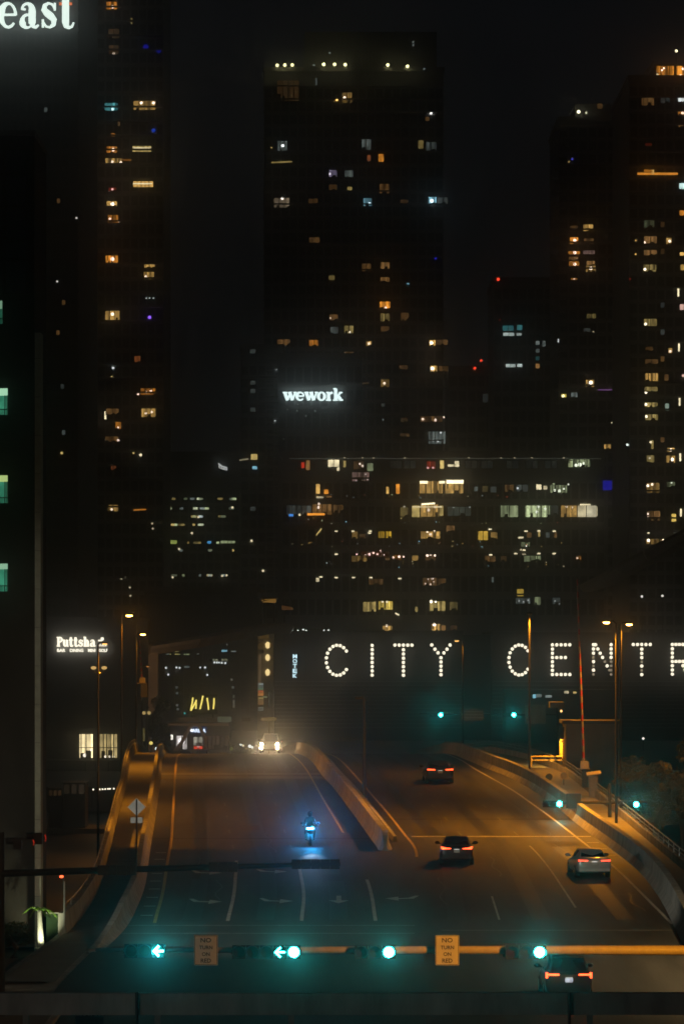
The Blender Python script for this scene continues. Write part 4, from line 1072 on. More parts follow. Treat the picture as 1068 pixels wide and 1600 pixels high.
# whole word, only the last letters are inside the frame
serif_word('southeast', sg, X_(-147, d), X_(117, d), Z_(46, d), 40 * d / F, d - 1.2, .25, E_east, barm=emit('orange_bar', (1, .22, .06), 1.0), T=.30, N=.095)
for (x, v) in ((70, 259), (90, 440), (140 - 20, 341)): dot(t, d, x, v, 1.5, (1, .95, .85), .8)
for (x, v) in ((49, 213),): dot(t, d, x, v, 1.4, (1, .7, .3), .9)
for (x, v, c, s) in ((72, 172, GRY, .06), (64, 315, GRY, .05), (92, 314, BRN, .06), (68, 340, GRY, .05), (100, 473, BRN, .05), (70, 415, BRN, .12), (69, 520, BRN, .07), (91, 520, BRN, .08), (100, 676, GRY, .06), (98, 604, GRY, .03)):
    room(t, d, x, v, 5, 7, c, s, curtains=False)
dot(t, d, 97, 708, 2.0, YEL, .7)

# --- left residential tower
d = 750.0
t = tower('residential_tower', 'tall residential tower on the left with a column of amber windows', 126, 256, -150, d, 30, fl=22.3, phase=-145, slab_out=.9, slab_x=(160, 252))
R_ = lambda *a, **k: room(t, d, *a, **k)
R_(175, 9, 17, 12, ORG, .32, (176, 11, 2.6), 2.2); R_(178, 53, 17, 15, BRN, .035); R_(178, 78, 15, 14, BRN, .05, (178, 84, 2), .8)
R_(174, 167, 20, 12, TEA, .30, (176, 171, 2.4), 1.6); R_(226, 165, 34, 14, AMB, .34, [(221, 161, 2.2), (240, 161, 2.2)], 2.5, mull=3)
R_(177, 211, 6, 5, ORG, .35); R_(175, 234, 16, 10, ORG, .5, (177, 234, 2.8), 2.2); R_(178, 252, 26, 9, AMB, .34, [(176, 253, 2), (189, 254, 2)], 1.6)
bar(t, d, 190, 205, 250, 3, ORG, .15); R_(222, 233, 29, 9, YEL, .55, mull=4, curtains=False); R_(224, 288, 31, 9, AMB, .75, mull=4, curtains=False)
bar(t, d, 208, 238, 287, 1.5, CRM, 1.4, out=.5); bar(t, d, 208, 236, 231, 1.5, CRM, 1.0, out=.5)
R_(176, 296, 12, 6, RED, .12, (176, 296, 1.8), 1.2); R_(175, 319, 16, 9, AMB, .6, (176, 319, 3), 3.0); R_(177, 342, 17, 12, ORG, .22, [(172, 342, 1.8), (186, 346, 1.5)], 1.6)
R_(175, 405, 19, 11, ORG, .6, (176, 405, 3), 2.5); R_(234, 415, 17, 7, AMB, .5); R_(233, 431, 16, 12, AMB, .3, [(228, 432, 1.8)], 1.5)
R_(176, 493, 22, 14, AMB, .42, (176, 491, 2.6), 2.2); R_(215, 561, 9, 9, (1, .3, .08), .15); R_(232, 612, 24, 10, ORG, .28, [(216, 616, 1.3), (229, 613, 1.8), (236, 611, 1.8)], 2.2)
R_(232, 645, 22, 13, AMB, .42, [(228, 646, 1.8), (237, 644, 1.8)], 1.6); R_(176, 643, 20, 9, BRN, .09); R_(165, 649, 3, 12, CRM, 1.2, curtains=False)
R_(185, 665, 9, 11, ORG, .3, (185, 668, 1.6), 1.4); R_(175, 686, 20, 8, BRN, .12, (185, 688, 1.8), 1.8); R_(178, 731, 8, 6, (1, .3, .1), .08); R_(177, 794, 16, 10, AMB, .25, (175, 796, 2), 1.4)
dot(t, d, 220, 711, 2.2, CRM, 1.5); dot(t, d, 209, 708, 1.4, YEL, .8); dot(t, d, 177, 575, 1.8, WHT, 1.2); dot(t, d, 175, 589, 1.4, YEL, .6)
for x in (229, 234, 240): dot(t, d, x, 466, 1.3, GRY, .6)
dot(t, d, 234, 496, 2.6, (.3, .12, 1.0), 1.6); dot(t, d, 228, 74, 4.5, BLU, .18); dot(t, d, 248, 80, 3.6, BLU, .13); dot(t, d, 240, 204, 3.2, (.02, .1, 1), .35)
for v in (163, 192, 233, 252, 412, 491, 560, 604, 665, 686, 731): R_(131, v, 6, 5, GRY, rnd.choice([.03, .05, .08]), curtains=False)
R_(206, 33, 2.5, 10, YEL, .12, curtains=False); R_(186, 192, 4, 10, BRN, .07, curtains=False); bar(t, d, 209, 228, 797, 2, ORG, .5, v2=796)
R_(145, 664, 6, 11, (1, .3, .2), .03, curtains=False); R_(137, 688, 9, 4, BRN, .04, curtains=False)
for x, v in ((238, 818), (239, 826), (196, 903), (190, 904), (203, 918), (204, 931)): dot(t, d, x, v, 1.5, CRM, .6)

# --- centre tower
d = 780.0
t = tower('residential_tower', 'tallest tower in the centre with a lit crown of small lamps', 412, 692, 112, d, 40, fl=20.5, phase=114, slab_out=.5)
b = MB(); b.box((X_(475, d), d + 3, Z_(111, d)), (X_(690 - 8, d), d + 32, Z_(46, d))); b.build('penthouse', M_tower2, t)
me = MB().box((-.12, -.2, 0), (.12, 0, Z_(50, d) - Z_(108, d))).mesh('fin', M_slab)
for i in range(22): inst('fin', me, t, (X_(565 + i * 5.2, d), d + 2.95, Z_(108, d)))
for x, v, s in ((433, 103, 2.6), (445, 102.5, 2.8), (456.5, 102.5, 2.6), (505.5, 101.5, 3.4), (522.5, 101.5, 2.8), (539, 102, 3.2), (605.5, 102.5, 3.2), (636, 104.5, 3.0)): dot(t, d, x, v, 2.6, (1.0, .93, .45), s, 'crown_lamp', out=.8)
for x, v in ((662, 108), (515, 83), (645, 66), (645, 71), (490, 102)): dot(t, d, x, v, 1.6, GRY, .22)
R_ = lambda *a, **k: room(t, d, *a, **k)
R_(441, 228, 15, 15, GRY, .10, (441.5, 228, 2.2), 3.5); dot(t, d, 424, 231, 1.2, YEL, .6); bar(t, d, 424, 456, 254, 2.2, YEL, .32, v2=252.5)
R_(520, 272, 12, 12, (.6, .5, .8), .22, (515, 272, 2), 1.2); R_(520, 293, 12, 9, BRN, .06); R_(542, 153, 15, 16, AMB, .15, (538, 153, 2.2), 2.2); dot(t, d, 526, 156, 2, AMB, 3)
R_(440, 317, 24, 15, (.8, .6, .38), .12, (441, 310.5, 2.2), 2.0); R_(489, 315, 14, 9, BRN, .05); R_(491, 376, 16, 10, BRN, .09); R_(450, 142, 34, 32, BRN, .016); R_(494, 129, 3, 14, GRY, .06, curtains=False)
R_(572, 226, 14, 16, GRY, .12); R_(595, 247, 8, 12, ORG, .55, curtains=False); R_(576, 247, 5, 9, (1, .3, .1), .13, curtains=False); R_(545, 272, 13, 11, GRY, .11); R_(546, 295, 7, 6, YEL, .25, curtains=False)
R_(600, 295, 15, 15, BRN, .08); R_(574, 316, 13, 12, CYN, .25, (577, 318, 2), 1.6); R_(675, 314, 12, 12, CYN, .55, (674, 314, 2.8), 3.0); R_(691, 314, 16, 10, GRY, .05); dot(t, d, 673, 177, 1.9, (1, .97, .9), 3)
R_(657, 226, 8, 13, YEL, .12, curtains=False); R_(673, 229, 16, 13, GRY, .06); R_(631, 316, 12, 8, BRN, .04); R_(667, 186, 6, 6, BRN, .07, curtains=False)
R_(572, 418, 14, 12, BRN, .10); R_(601, 415, 14, 10, BRN, .22); R_(601, 437, 14, 7, BRN, .18); R_(601, 477, 16, 11, ORG, .85, (602, 481, 2), 2.2); R_(601, 497, 14, 14, YEL, .14); R_(632, 495, 12, 12, BRN, .07)
R_(545, 515, 14, 12, YEL, .22, (546, 519, 1.8), 1.4); R_(576, 537, 8, 7, AMB, .5, (576, 537, 2), 1.6); R_(545, 555, 15, 11, BRN, .06); R_(601, 514, 13, 8, BRN, .06); R_(518, 434, 9, 7, YEL, .10, curtains=False)
R_(521, 496, 13, 9, BRN, .10, (516, 497, 1.2), .9); R_(522, 517, 12, 12, GRY, .09); R_(443, 535, 20, 9, BRN, .12); R_(490, 536, 14, 9, ORG, .35); dot(t, d, 637, 443, 1.7, CYN, .7); dot(t, d, 680, 404, 1.6, BLU, .6)
R_(675, 536, 9, 9, AMB, .9, (673.5, 536, 2.6), 3.5); R_(690, 535, 18, 8, BRN, .07); R_(677, 576, 10, 9, AMB, .9, (675, 576, 2.8), 3.5); R_(692, 576, 16, 8, BRN, .06); R_(630, 574, 13, 6, BRN, .06)
R_(601, 599, 13, 12, AMB, .14, (600, 599, 2), 1.5); R_(569, 599, 14, 3, BRN, .05, curtains=False); R_(598, 633, 5, 5, GRY, .04, curtains=False); R_(631, 656, 10, 6, BRN, .05)
R_(673, 655, 34, 9, BRN, .08, [(660, 655, 2), (680, 656.5, 2.2), (693, 652, 1.4)], 1.4); R_(682, 684, 26, 19, GRY, .16, [(676, 688, 1.6), (688, 676, 1.6), (684, 690, 1.6)], .9, mull=4)
R_(632, 680, 14, 5, BRN, .05); dot(t, d, 598, 656, 1.2, GRY, .4)

# --- slimmer tower beside it with curved balcony rails
d = 742.0
t = tower('balcony_tower', 'slim dark balcony tower just left of the white word sign', 376, 442, 545, d, 25, fl=20, phase=548, slab_out=1.4, slab_x=(408, 440))
R_ = lambda *a, **k: room(t, d, *a, **k)
R_(397, 714, 10, 9, YEL, .5, curtains=False); R_(398, 731, 7, 4.5, CYN, .8, curtains=False); bar(t, d, 374, 388, 719, 2, CRM, .25, v2=717); dot(t, d, 432, 579, 1.7, WHT, 1.8); dot(t, d, 429.5, 659, 1.7, WHT, 2.0)
for v in (549, 598, 611, 640, 795): R_(395, v, 8, 6, GRY, .04, curtains=False)
for x, v in ((393, 845), (411, 892), (363, 793)): dot(t, d, x, v, 1.8, CRM, 1.2)
me = bpy.data.meshes.new('balcony_rail')
b = MB(); b.path([(-1.6 + 0, -.2, .5), (-1.2, -1.6, .5), (0, -2.2, .5), (1.4, -1.8, .5), (2.0, -.2, .5)], .06, 6); b.box((-1.6, -1.6, -.12), (1.9, .2, .08)); me = b.mesh('balcony_rail', M_slab)
for v in range(560, 960, 20): inst('balcony_rail', me, t, (X_(428, d), d - 1.3, Z_(v, d)), (1, 1, 1))

# --- block with the word sign
d = 660.0
t = tower('office_block', 'dark office block in the centre that carries the white lowercase word sign', 434, 566, 560, d, 30, fl=36, phase=566, slab_out=.1, m=M_tower2, maxv=712)
for x, v in ((465, 632), (464, 642), (449, 640), (492, 642), (478, 650), (443, 686)): dot(t, d, x, v, 1.1, GRY, .12)
sg = thing('building_sign', 'white glowing lowercase word sign reading wework on the dark block', 'sign', (X_(489, d), d - .5, Z_(626, d)))
E_ww = emit('white_word', (.80, 1.0, .98), 2.0)
serif_word('wework', sg, X_(443, d), X_(535, d), Z_(626, d), 13 * d / F, d - .7, .2, E_ww, T=.36, N=.15)

# --- wide office block with restaurant floors
d = 640.0
t = tower('office_block', 'wide office block of lit meeting rooms above the bulb letters', 440, 944, 713, d, 40, fl=36.3, phase=711, slab_out=.45, glass=True, maxv=1000)
R_ = lambda *a, **k: room(t, d, *a, **k)
bar(t, d, 452, 938, 716.5, 1.6, (.9, .95, .8), .028, 'eave_light')
for x in (538, 566, 583, 632, 732, 782, 803, 830, 880): dot(t, d, x, 715.5, 1.2, CRM, .35)
R_(473, 727, 5, 9, RED, .4, curtains=False); R_(481, 727, 6, 15, BRN, .2, curtains=False); R_(521, 724, 17, 11, CRM, 1.05, mull=1, curtains=False); R_(528, 732, 4, 7, CRM, .9, curtains=False); R_(538, 725, 4, 10, YEL, .3, curtains=False)
R_(578, 730, 9, 12, GRN, .16, curtains=False); R_(560, 727, 16, 12, BRN, .05, [(562, 725, 1.6), (566, 728, 1.6)], 1.3); R_(563, 745, 26, 14, PNK, .10, [(571, 741, 1.2), (574, 749, 1.2), (556, 751, 1)], .6)
R_(673, 727, 14, 12, RED, .13, [(668, 731, 1.6), (676, 731, 1.6)], .8); R_(690, 726, 6, 13, YEL, .55, curtains=False); R_(713, 725, 7, 9, CRM, .9, curtains=False); R_(705, 727.5, 12, 3.5, CRM, .7, curtains=False)
R_(890, 725, 8, 10, YEL, .5, curtains=False); R_(904, 724, 34, 12, GRN, .35, [(905, 726, 3), (899, 727, 2.4), (911, 724, 2)], 1.4, mull=3); R_(919, 725, 5, 9, GRN, .22, curtains=False)
for x in (618, 640, 735, 760, 800, 830, 860): R_(x, 726, 18, 12, GRY, .008, curtains=False)
R_(673, 761.5, 36, 19, AMB, .42, mull=3); R_(709, 761.5, 28, 19, AMB, .40, mull=1); bar(t, d, 655.5, 668, 753.5, 4, CRM, 2.2, out=.4); bar(t, d, 685.5, 694.5, 753.5, 4, CRM, 2.0, out=.4); bar(t, d, 697, 723.5, 752.8, 5.5, CRM, 2.4, out=.4)
R_(605, 766, 4, 11, AMB, .75, curtains=False); R_(621, 764, 5.5, 15, ORG, .75, curtains=False); R_(496.5, 764, 6, 15, AMB, .75, curtains=False); R_(509.5, 768.5, 7, 7, ORG, .75, curtains=False); bar(t, d, 494, 505, 777, 3, CRM, .5); bar(t, d, 509, 518, 776, 2.5, BRN, .2)
R_(743, 764, 5, 7, GRY, .10, curtains=False); R_(757, 764, 8, 9, YEL, .05, curtains=False); R_(770, 765, 9, 9, GRY, .04, curtains=False); R_(795, 763, 14, 11, BRN, .07); R_(841, 761, 8, 8, CRM, .9, curtains=False); R_(851, 762, 6, 6, CRM, .5, curtains=False)
R_(872, 764, 26, 12, GRN, .25, [(866, 766, 2.2), (873, 767, 2.4), (880, 764, 1.6), (887, 757, 1.4)], 1.0); R_(815, 763, 18, 11, GRY, .05, [(808, 763, 1.8)], .8); R_(864, 761, 4, 11, GRN, .4, curtains=False)
R_(467, 797, 38, 14, GRY, .05, mull=4); R_(503, 796, 30, 16, BRN, .12, [(498, 787.5, 2), (497, 793, 2.2)], 1.4, mull=3); bar(t, d, 480, 507, 803.5, 3.5, ORG, 1.3, out=.5); R_(528, 795, 15, 12, BRN, .07); bar(t, d, 451, 458, 805, 3.5, (.08, .35, 1), .9, out=.5); dot(t, d, 468, 804.5, 1.8, CRM, 1.2, out=.5)
R_(631, 800, 12, 14, YEL, .09, (631, 792, 1.8), .4); R_(649, 799, 12, 18, YEL, .42, curtains=False); R_(671, 798, 28, 19, AMB, .42, [(669, 797, 2.4), (679, 792, 2)], .9, mull=2); R_(688, 798, 8, 16, YEL, .30, curtains=False); bar(t, d, 658, 679, 788, 2.6, CRM, 2.4, out=.4, v2=786.5); bar(t, d, 644, 690, 792, 1.6, CRM, .9, out=.4)
R_(717, 799, 36, 14, (.6, .8, .65), .045, [(708, 793, 1.3), (733, 792, 1.3)], .5, mull=3); R_(795, 799, 27, 18, GRN, .26, mull=1); R_(839, 799, 38, 18, GRN, .42, [(840, 792, 2), (838, 800, 2.4), (851, 795, 2)], 1.0, mull=3); R_(888, 799, 25, 18, AMB, .32, [(884, 792, 1.8), (893, 793, 1.5)], .9, mull=2); R_(908, 799, 13, 18, CRM, .50, curtains=False); R_(923, 799, 15, 18, (1, .9, .6), .45, curtains=False, mull=0); bar(t, d, 905, 922, 788.5, 2.2, CRM, 1.1, out=.4); bar(t, d, 931, 932.5, 799, 15, CRM, .6, out=.4)
R_(865, 797, 12, 14, GRY, .03)
for x, v in ((525, 830), (551, 830), (578, 830), (577, 833), (525, 866), (501, 901.5), (525, 902.5), (552, 902.5), (579, 902.5), (624, 904), (766, 867), (805, 865), (841, 865), (865, 865), (821, 830), (841, 829.5), (865, 830), (818, 859.5), (765, 827)): bar(t, d, x - 2.4, x + 2.4, v, 2, CRM, 1.3, 'ceiling_light', out=.5)
R_(554, 836, 9, 11, AMB, .13); R_(566, 838, 9, 7, BRN, .06); R_(601, 835.5, 20, 10, (1, .6, .05), .42); R_(672, 836, 30, 11, AMB, .40, [(667, 831, 1.6), (678, 830, 1.6), (672, 835, 2)], 1.8); R_(703, 826, 13, 10, BRN, .10); R_(754, 837, 15, 14, (1, .62, .08), .40, curtains=False); R_(771, 837, 10, 11, AMB, .26); R_(826, 836, 7, 8, BRN, .12); R_(841.5, 834, 3, 9, YEL, .4, curtains=False); R_(855, 836, 6, 8, GRY, .05, curtains=False); R_(867, 836, 4, 8, BRN, .12, curtains=False); R_(813, 840, 8, 2.6, CRM, .8, curtains=False)
R_(561, 873, 24, 9, AMB, .12); R_(605, 872, 7, 7, BRN, .16); R_(586, 866, 44, 9, (1, .25, .05), .03, [(577, 866, 2.2), (583, 864, 1.6), (589, 866, 1.4), (594, 861, 1.4), (571, 867, 1.2), (600, 867, 1.2), (557, 866, 1.2)], 1.6)
R_(620, 871, 14, 8, ORG, .10, [(614, 871, 1.6), (623, 870, 2), (630, 870, 1.4)], 1.8); R_(648, 872, 9, 8, AMB, .26, curtains=False); R_(672, 871, 16, 9, BRN, .08, [(667, 868, 2), (672, 867, 1.6), (679, 868, 1.8)], 2.0); R_(765, 873, 16, 9, BRN, .09); R_(786, 873, 9, 8, BRN, .05); R_(828, 873, 20, 9, GRN, .15); R_(840, 872, 8, 7, GRN, .18); R_(903, 872, 8, 7, ORG, .12, (901, 872, 1.6), .9)
bar(t, d, 821, 815, 866, 2, CRM, .5); R_(820, 851, 14, 8, GRN, .10, (821, 853, 1.6), 1.2); dot(t, d, 813, 859, 1.4, CRM, .8)
for i in range(80): dot(t, d, rnd.uniform(455, 880), rnd.choice([775, 812, 818, 847, 851, 853, 880, 884]) + rnd.uniform(-3, 3), rnd.uniform(.6, 1.0), rnd.choice([YEL, CRM, GRN, AMB, GRY, RED, CYN]), rnd.choice([.15, .25, .4, .7]))
R_(587, 909, 22, 9, BRN, .08); R_(671, 909, 22, 12, BRN, .08, [(668, 905, 1.4), (675, 904, 2), (664, 912, 1.2), (672, 913, 1.4), (677, 909, 1)], .9); R_(690, 909, 12, 10, BRN, .05)
R_(769, 906, 3, 8, GRY, .10, curtains=False); R_(812, 926, 10, 11, (1, .68, .1), .30, curtains=False); R_(816, 939, 22, 9, GRY, .10, [(810, 939, 1.3), (817, 940, 1.3), (824, 938, 1.3)], .4); R_(839, 939, 9, 12, GRN, .22); R_(868, 939, 12, 10, GRY, .06, [(866, 939, 1.2), (873, 944, 1.2)], .4)
R_(577, 948, 20, 15, YEL, .26, mull=2); R_(602, 946, 22, 13, (1, .72, .14), .55, [(597, 940, 1.8), (604, 940, 1.8)], 1.2, mull=1); R_(683, 947, 24, 15, YEL, .40, [(673, 940, 2.6), (680, 940, 1.8)], 3.0, mull=3); R_(708, 947, 12, 13, YEL, .09); bar(t, d, 617, 623, 958, 2.4, CRM, 1.3, v2=961); R_(650, 952, 4, 8, YEL, .18, curtains=False)
R_(605, 982, 15, 8, AMB, .6, [(604, 978, 2)], 1.6); R_(681, 980, 14, 10, AMB, .6, [(678, 976, 2.6)], 3.0); R_(692, 981, 7, 8, BRN, .25); R_(708, 981, 10, 7, BRN, .05)
R_(496, 906, 5, 6, CRM, .5, curtains=False); bar(t, d, 494, 502, 836, 3, YEL, .6, v2=826); 
b = MB(); b.box((X_(941, d), d - .4, Z_(766, d)), (X_(955, d), d - .1, Z_(751, d))); b.build('blue_screen', emit('blue_screen', (.02, .02, 1), .30), t)

# --- blocks between the centre and right towers
d = 820.0
t = tower('office_block', 'distant dark block with teal office windows and a red roof light, right of centre', 770, 862, 440, d, 30, fl=24, phase=446, slab_out=.1, m=M_tower2, maxv=720)
dot(t, d, 777.5, 436.5, 2.2, RED, 2.2, 'roof_light'); 
for x, v, w, h, c, s in ((793, 513, 17, 8, TEA, .10), (811, 512, 8, 8, TEA, .16), (794, 522.5, 17, 5, GRY, .55), (810, 522.5, 8, 4, GRY, .3), (797, 571.5, 15, 5, GRY, .6), (811, 571, 8, 5, GRY, .6), (839, 536, 6, 6, GRY, .16), (849, 537, 5, 9, GRY, .13), (839, 548, 6, 6, GRY, .10), (839, 560, 6, 6, TEA, .05), (839, 572, 6, 7, BRN, .28)):
    room(t, d, x, v, w, h, c, s, curtains=False)
dot(t, d, 780, 500, 1, RED, .4)
d = 850.0
t = tower('office_block', 'lower distant block with two red corner lights beside the centre tower', 700, 772, 578, d, 30, fl=24, phase=582, slab_out=.1, m=M_tower2, maxv=720)
dot(t, d, 751, 563.5, 2.0, RED, 1.4, 'roof_light'); dot(t, d, 741, 575.5, 2.2, RED, 1.5, 'roof_light'); room(t, d, 760, 622, 13, 13, GRY, .02, curtains=False)
for qx, qv in ((751, 565), (741, 577)): b = MB(); b.tube(P(qx, 580, d), P(qx, qv, d), .12, n=6); b.build('roof_mast', M_dkmetal, t)

# --- right-centre tower with scalloped balconies
d = 700.0
t = tower('residential_tower', 'tower right of centre with scalloped balconies down its left edge', 872, 962, 190, d, 30, fl=20.3, phase=196, slab_out=.7)
b = MB(); b.box((X_(898, d), d + 2, Z_(189, d)), (X_(955, d), d + 22, Z_(160, d))); b.build('penthouse', M_tower2, t)
b = MB(); b.box((-.2, -1.4, -.12), (1.9, .6, .10)); b.path([(1.9, -1.3, .15), (-.3, -1.5, .2), (-1.0, -.6, .6), (-.6, .3, 1.1)], .07, 6); b.path([(1.9, -1.3, .75), (-.3, -1.5, .75), (-1.0, -.6, 1.0), (-.6, .3, 1.2)], .05, 6); me = b.mesh('balcony', M_slab)
for i in range(22): inst('balcony', me, t, (X_(867, d), d, Z_(204 + i * 20.3, d)))
R_ = lambda *a, **k: room(t, d, *a, **k)
dot(t, d, 903, 175, 2.6, (1, .95, .6), 3.5); dot(t, d, 915, 176.5, 1.6, (1, .95, .6), 1.2); R_(936, 166, 8, 8, BRN, .05, curtains=False); dot(t, d, 893, 249, 1.6, (.1, .1, 1), .6); dot(t, d, 888, 253, 1.6, YEL, .25)
R_(918, 356, 15, 10, AMB, .55); R_(896, 356, 12, 6, BRN, .08); R_(896, 376, 13, 10, ORG, .7, (897, 376, 2.6), 2.5); R_(919, 377, 15, 8, BRN, .07); R_(896, 396.5, 18, 8, ORG, .5, (897, 395, 2.6), 2.2); R_(919, 395.5, 18, 8, PNK, .14)
R_(895, 404, 14, 6, BRN, .15); R_(896, 412, 16, 7, ORG, .4, (897, 413, 2.6), 2.0); R_(922, 420, 15, 10, AMB, .3, (922, 419.5, 2.8), 2.2); R_(922, 411, 13, 6, BRN, .18); R_(896, 436, 10, 3, ORG, .2, (896, 436, 1.2), 1, curtains=False); R_(923, 494, 14, 7, YEL, .11); dot(t, d, 926, 519, 1.3, CRM, .6)
bar(t, d, 870.5, 872.2, 532, 6, WHT, .8); R_(880, 619, 8, 7, (1, .8, .1), .8, (879, 619, 2.4), 1.8); R_(896, 617.5, 10, 8, GRY, .18); R_(921, 599, 13, 11, AMB, .35, (922, 598, 3), 3.0); bar(t, d, 934, 962, 609, 1.6, (.7, .3, .9), .22); dot(t, d, 962, 620, 1.5, RED, .4); R_(948, 698, 10, 7, AMB, .45); dot(t, d, 955, 661, 1.4, CRM, .9); R_(916, 516, 10, 6, GRY, .04)

# --- right-hand tower
d = 640.0
t = tower('residential_tower', 'right-hand tower cut by the edge, with an orange lit rooftop room', 982, 1150, 126, d, 40, fl=21.2, phase=131, slab_out=.9)
R_ = lambda *a, **k: room(t, d, *a, **k)
b = MB(); b.box((X_(1022, d), d + 1, Z_(126, d)), (X_(1150, d), d + 25, Z_(99, d))); b.build('penthouse', M_tower2, t)
room(t, d + 1, 1038, 113, 27, 19, ORG, .42, [(1033, 110, 1.4), (1036, 107, 1.4)], 3, mull=3); room(t, d + 1, 1072, 113, 32, 19, ORG, .75, [(1066, 108, 2), (1062, 119, 2.2)], 3, mull=2); room(t, d + 1, 1028, 119, 7, 8, CRM, .9, curtains=False)
b = MB(); b.tube(P(1055.5, 100, d + 3), P(1055.5, 82, d + 3), .06, n=6); b.build('roof_mast', M_dkmetal, t); dot(t, d + 3, 1055.5, 80, 2.2, CRM, 2.4, 'roof_light')
b = MB(); b.add([P(1004, 115, d + 1), P(1010, 116, d + 2), P(1022, 96, d + 4), P(1019, 95, d + 3)], [(0, 1, 2, 3)]); b.build('sail_fin', M_slab, t)
R_(1011, 158, 19, 14, BRN, .13); R_(1038, 156, 14, 10, GRY, .04); R_(1063, 155, 9, 8, WHT, .8, curtains=False); R_(1063, 177, 9, 6, ORG, .35, (1065, 177, 2), 2); R_(1063, 196, 8, 7, BRN, .12); R_(1012, 226, 10, 4, RED, .03, curtains=False)
bar(t, d, 995, 1058, 271.5, 3.6, ORG, .75, out=1.1, v2=271.5); bar(t, d, 1005, 1019, 267, 4, ORG, .35, out=1.1); bar(t, d, 1017, 1021, 269, 8, AMB, .7, out=1.1); R_(1064, 291, 8, 9, (.7, 1, .95), .9, curtains=False); R_(1064, 333, 7, 8, ORG, .5, curtains=False)
R_(1013, 350, 16, 11, GRN, .04); R_(1015, 375, 20, 11, BRN, .18, (1006, 379, 1.8), 2); R_(1044, 377, 8, 10, AMB, .4, (1045, 377, 2.2), 2.0); R_(1015, 395, 20, 8, BRN, .18); dot(t, d, 992, 376, 1.3, AMB, .8); dot(t, d, 992, 397.5, 1.5, AMB, .9); R_(1064, 397, 6, 5, AMB, .8, curtains=False)
R_(1014, 419, 20, 11, YEL, .20, (1006.5, 421, 2.2), 2.4); bar(t, d, 1057.5, 1060, 457, 12, CRM, 1.6); R_(1064, 480, 6, 9, PNK, .6, curtains=False); R_(1065, 418, 6, 9, AMB, .35, curtains=False); R_(1015, 504, 20, 11, YEL, .22, (1007.5, 506.5, 2.2), 2.2); bar(t, d, 1058.5, 1061, 543, 12, CRM, 1.5); R_(1046, 548, 6, 8, AMB, .4, (1046, 549, 2), 1.6)
R_(1013, 545, 11, 6, BRN, .07); R_(1017, 565, 20, 7, BRN, .06); R_(1017, 590, 20, 13, AMB, .45, mull=3); R_(1016, 608, 20, 7, YEL, .20, (1008, 613.5, 2), 2); R_(1016, 632.5, 20, 7, YEL, .32, (1008, 632, 2.2), 2); R_(1017, 652, 20, 9, YEL, .26, (1008.5, 651, 2.2), 2); R_(1041, 636, 6, 11, (.75, 1, .8), .3, curtains=False); bar(t, d, 1059.5, 1062, 628, 12, CRM, 1.6); R_(1040, 590, 6, 10, BRN, .10, curtains=False); dot(t, d, 1066, 587, 2, PNK, 1)
R_(1018, 695, 4, 14, YEL, .2, curtains=False); dot(t, d, 1015.5, 691, 2, CRM, 1.4); dot(t, d, 979, 695, 2, (.85, 1, .9), 1.4); R_(1047, 703, 12, 6, AMB, .6, (1047, 703, 2.4), 2.0); R_(1047, 718, 14, 12, AMB, .35, (1049, 718, 2.8), 2.5); bar(t, d, 1060.5, 1063, 714.5, 12, CRM, 1.6); R_(1015, 718, 12, 13, YEL, .18, (1014, 716, 1.6), .6)
R_(1019, 762, 20, 15, AMB, .20, [(1011, 759, 2.2), (1018, 757, 2)], 2.4); R_(1047, 757, 13, 8, GRN, .06, (1048, 754.5, 1.4), .8); R_(1020, 806, 20, 15, BRN, .12, [(1011, 803, 1.6), (1011, 809, 1.6)], 1.8); R_(1051.5, 809, 7, 12, (1, .7, .15), .75, curtains=False); bar(t, d, 1061.5, 1064, 801, 12, CRM, 1.5); R_(1022, 848, 28, 12, AMB, .12, [(1012, 844.5, 2.4), (1035.5, 844.5, 2.2)], 3.0)
dot(t, d, 1012, 832.5, 1.6, CRM, 1.4); R_(1054, 831, 7, 5, GRY, .05, curtains=False); dot(t, d, 983, 436, 1.3, RED, .5)
for v in range(330, 700, 21): 
    if rnd.random() < .35: R_(1034, v, 6, 8, rnd.choice([BRN, GRN, GRY]), rnd.choice([.03, .05, .09]), curtains=False)

# --- office building between the left tower and the centre, sign slab above
d = 800.0
t = tower('office_block', 'low office block with rows of thin greenish lights between the left and centre towers', 256, 374, 768, d, 30, fl=15, phase=772, slab_out=.1, m=M_tower2, maxv=940)
for i in range(70):
    v = rnd.choice([779.5, 779.5, 794.5, 794.5, 807, 820, 848, 860, 899, 899, 940, 950]); x = rnd.uniform(264, 368)
    if v < 800 and 323 < x < 338: continue
    if v > 800 and rnd.random() < .5: continue
    w = rnd.uniform(2.5, 9)
    room(t, d, x, v, w, 3.4, rnd.choice([GRN, (.85, .95, .6), GRY, YEL]), rnd.choice([.08, .15, .3, .55]), mull=0, curtains=False)
room(t, d, 356, 847, 22, 4, GRN, .3, mull=3, curtains=False); room(t, d, 327, 847.5, 6, 4, (.1, .5, 1), .6, mull=0, curtains=False); room(t, d, 271, 847, 11, 6, (.7, .85, .2), .3, curtains=False); room(t, d, 345, 940, 9, 4, (.9, .9, .2), .5, curtains=False); dot(t, d, 236.8, 933.5, 1.9, CRM, 1.6)
for x, v in ((361.5, 951), (354, 899), (347, 900), (270, 902), (310, 808), (300, 833), (280, 858)): dot(t, d, x, v, 1.7, CRM, 1.0)
d = 840.0
t = tower('office_block', 'dark block behind with a tilted white roof sign', 262, 378, 712, d, 30, fl=18, phase=716, slab_out=.1, m=M_tower2, maxv=780, glass=False)
sg = thing('roof_sign', 'small tilted white sign panel on the dark block left of centre', 'sign', P(348, 735, d))
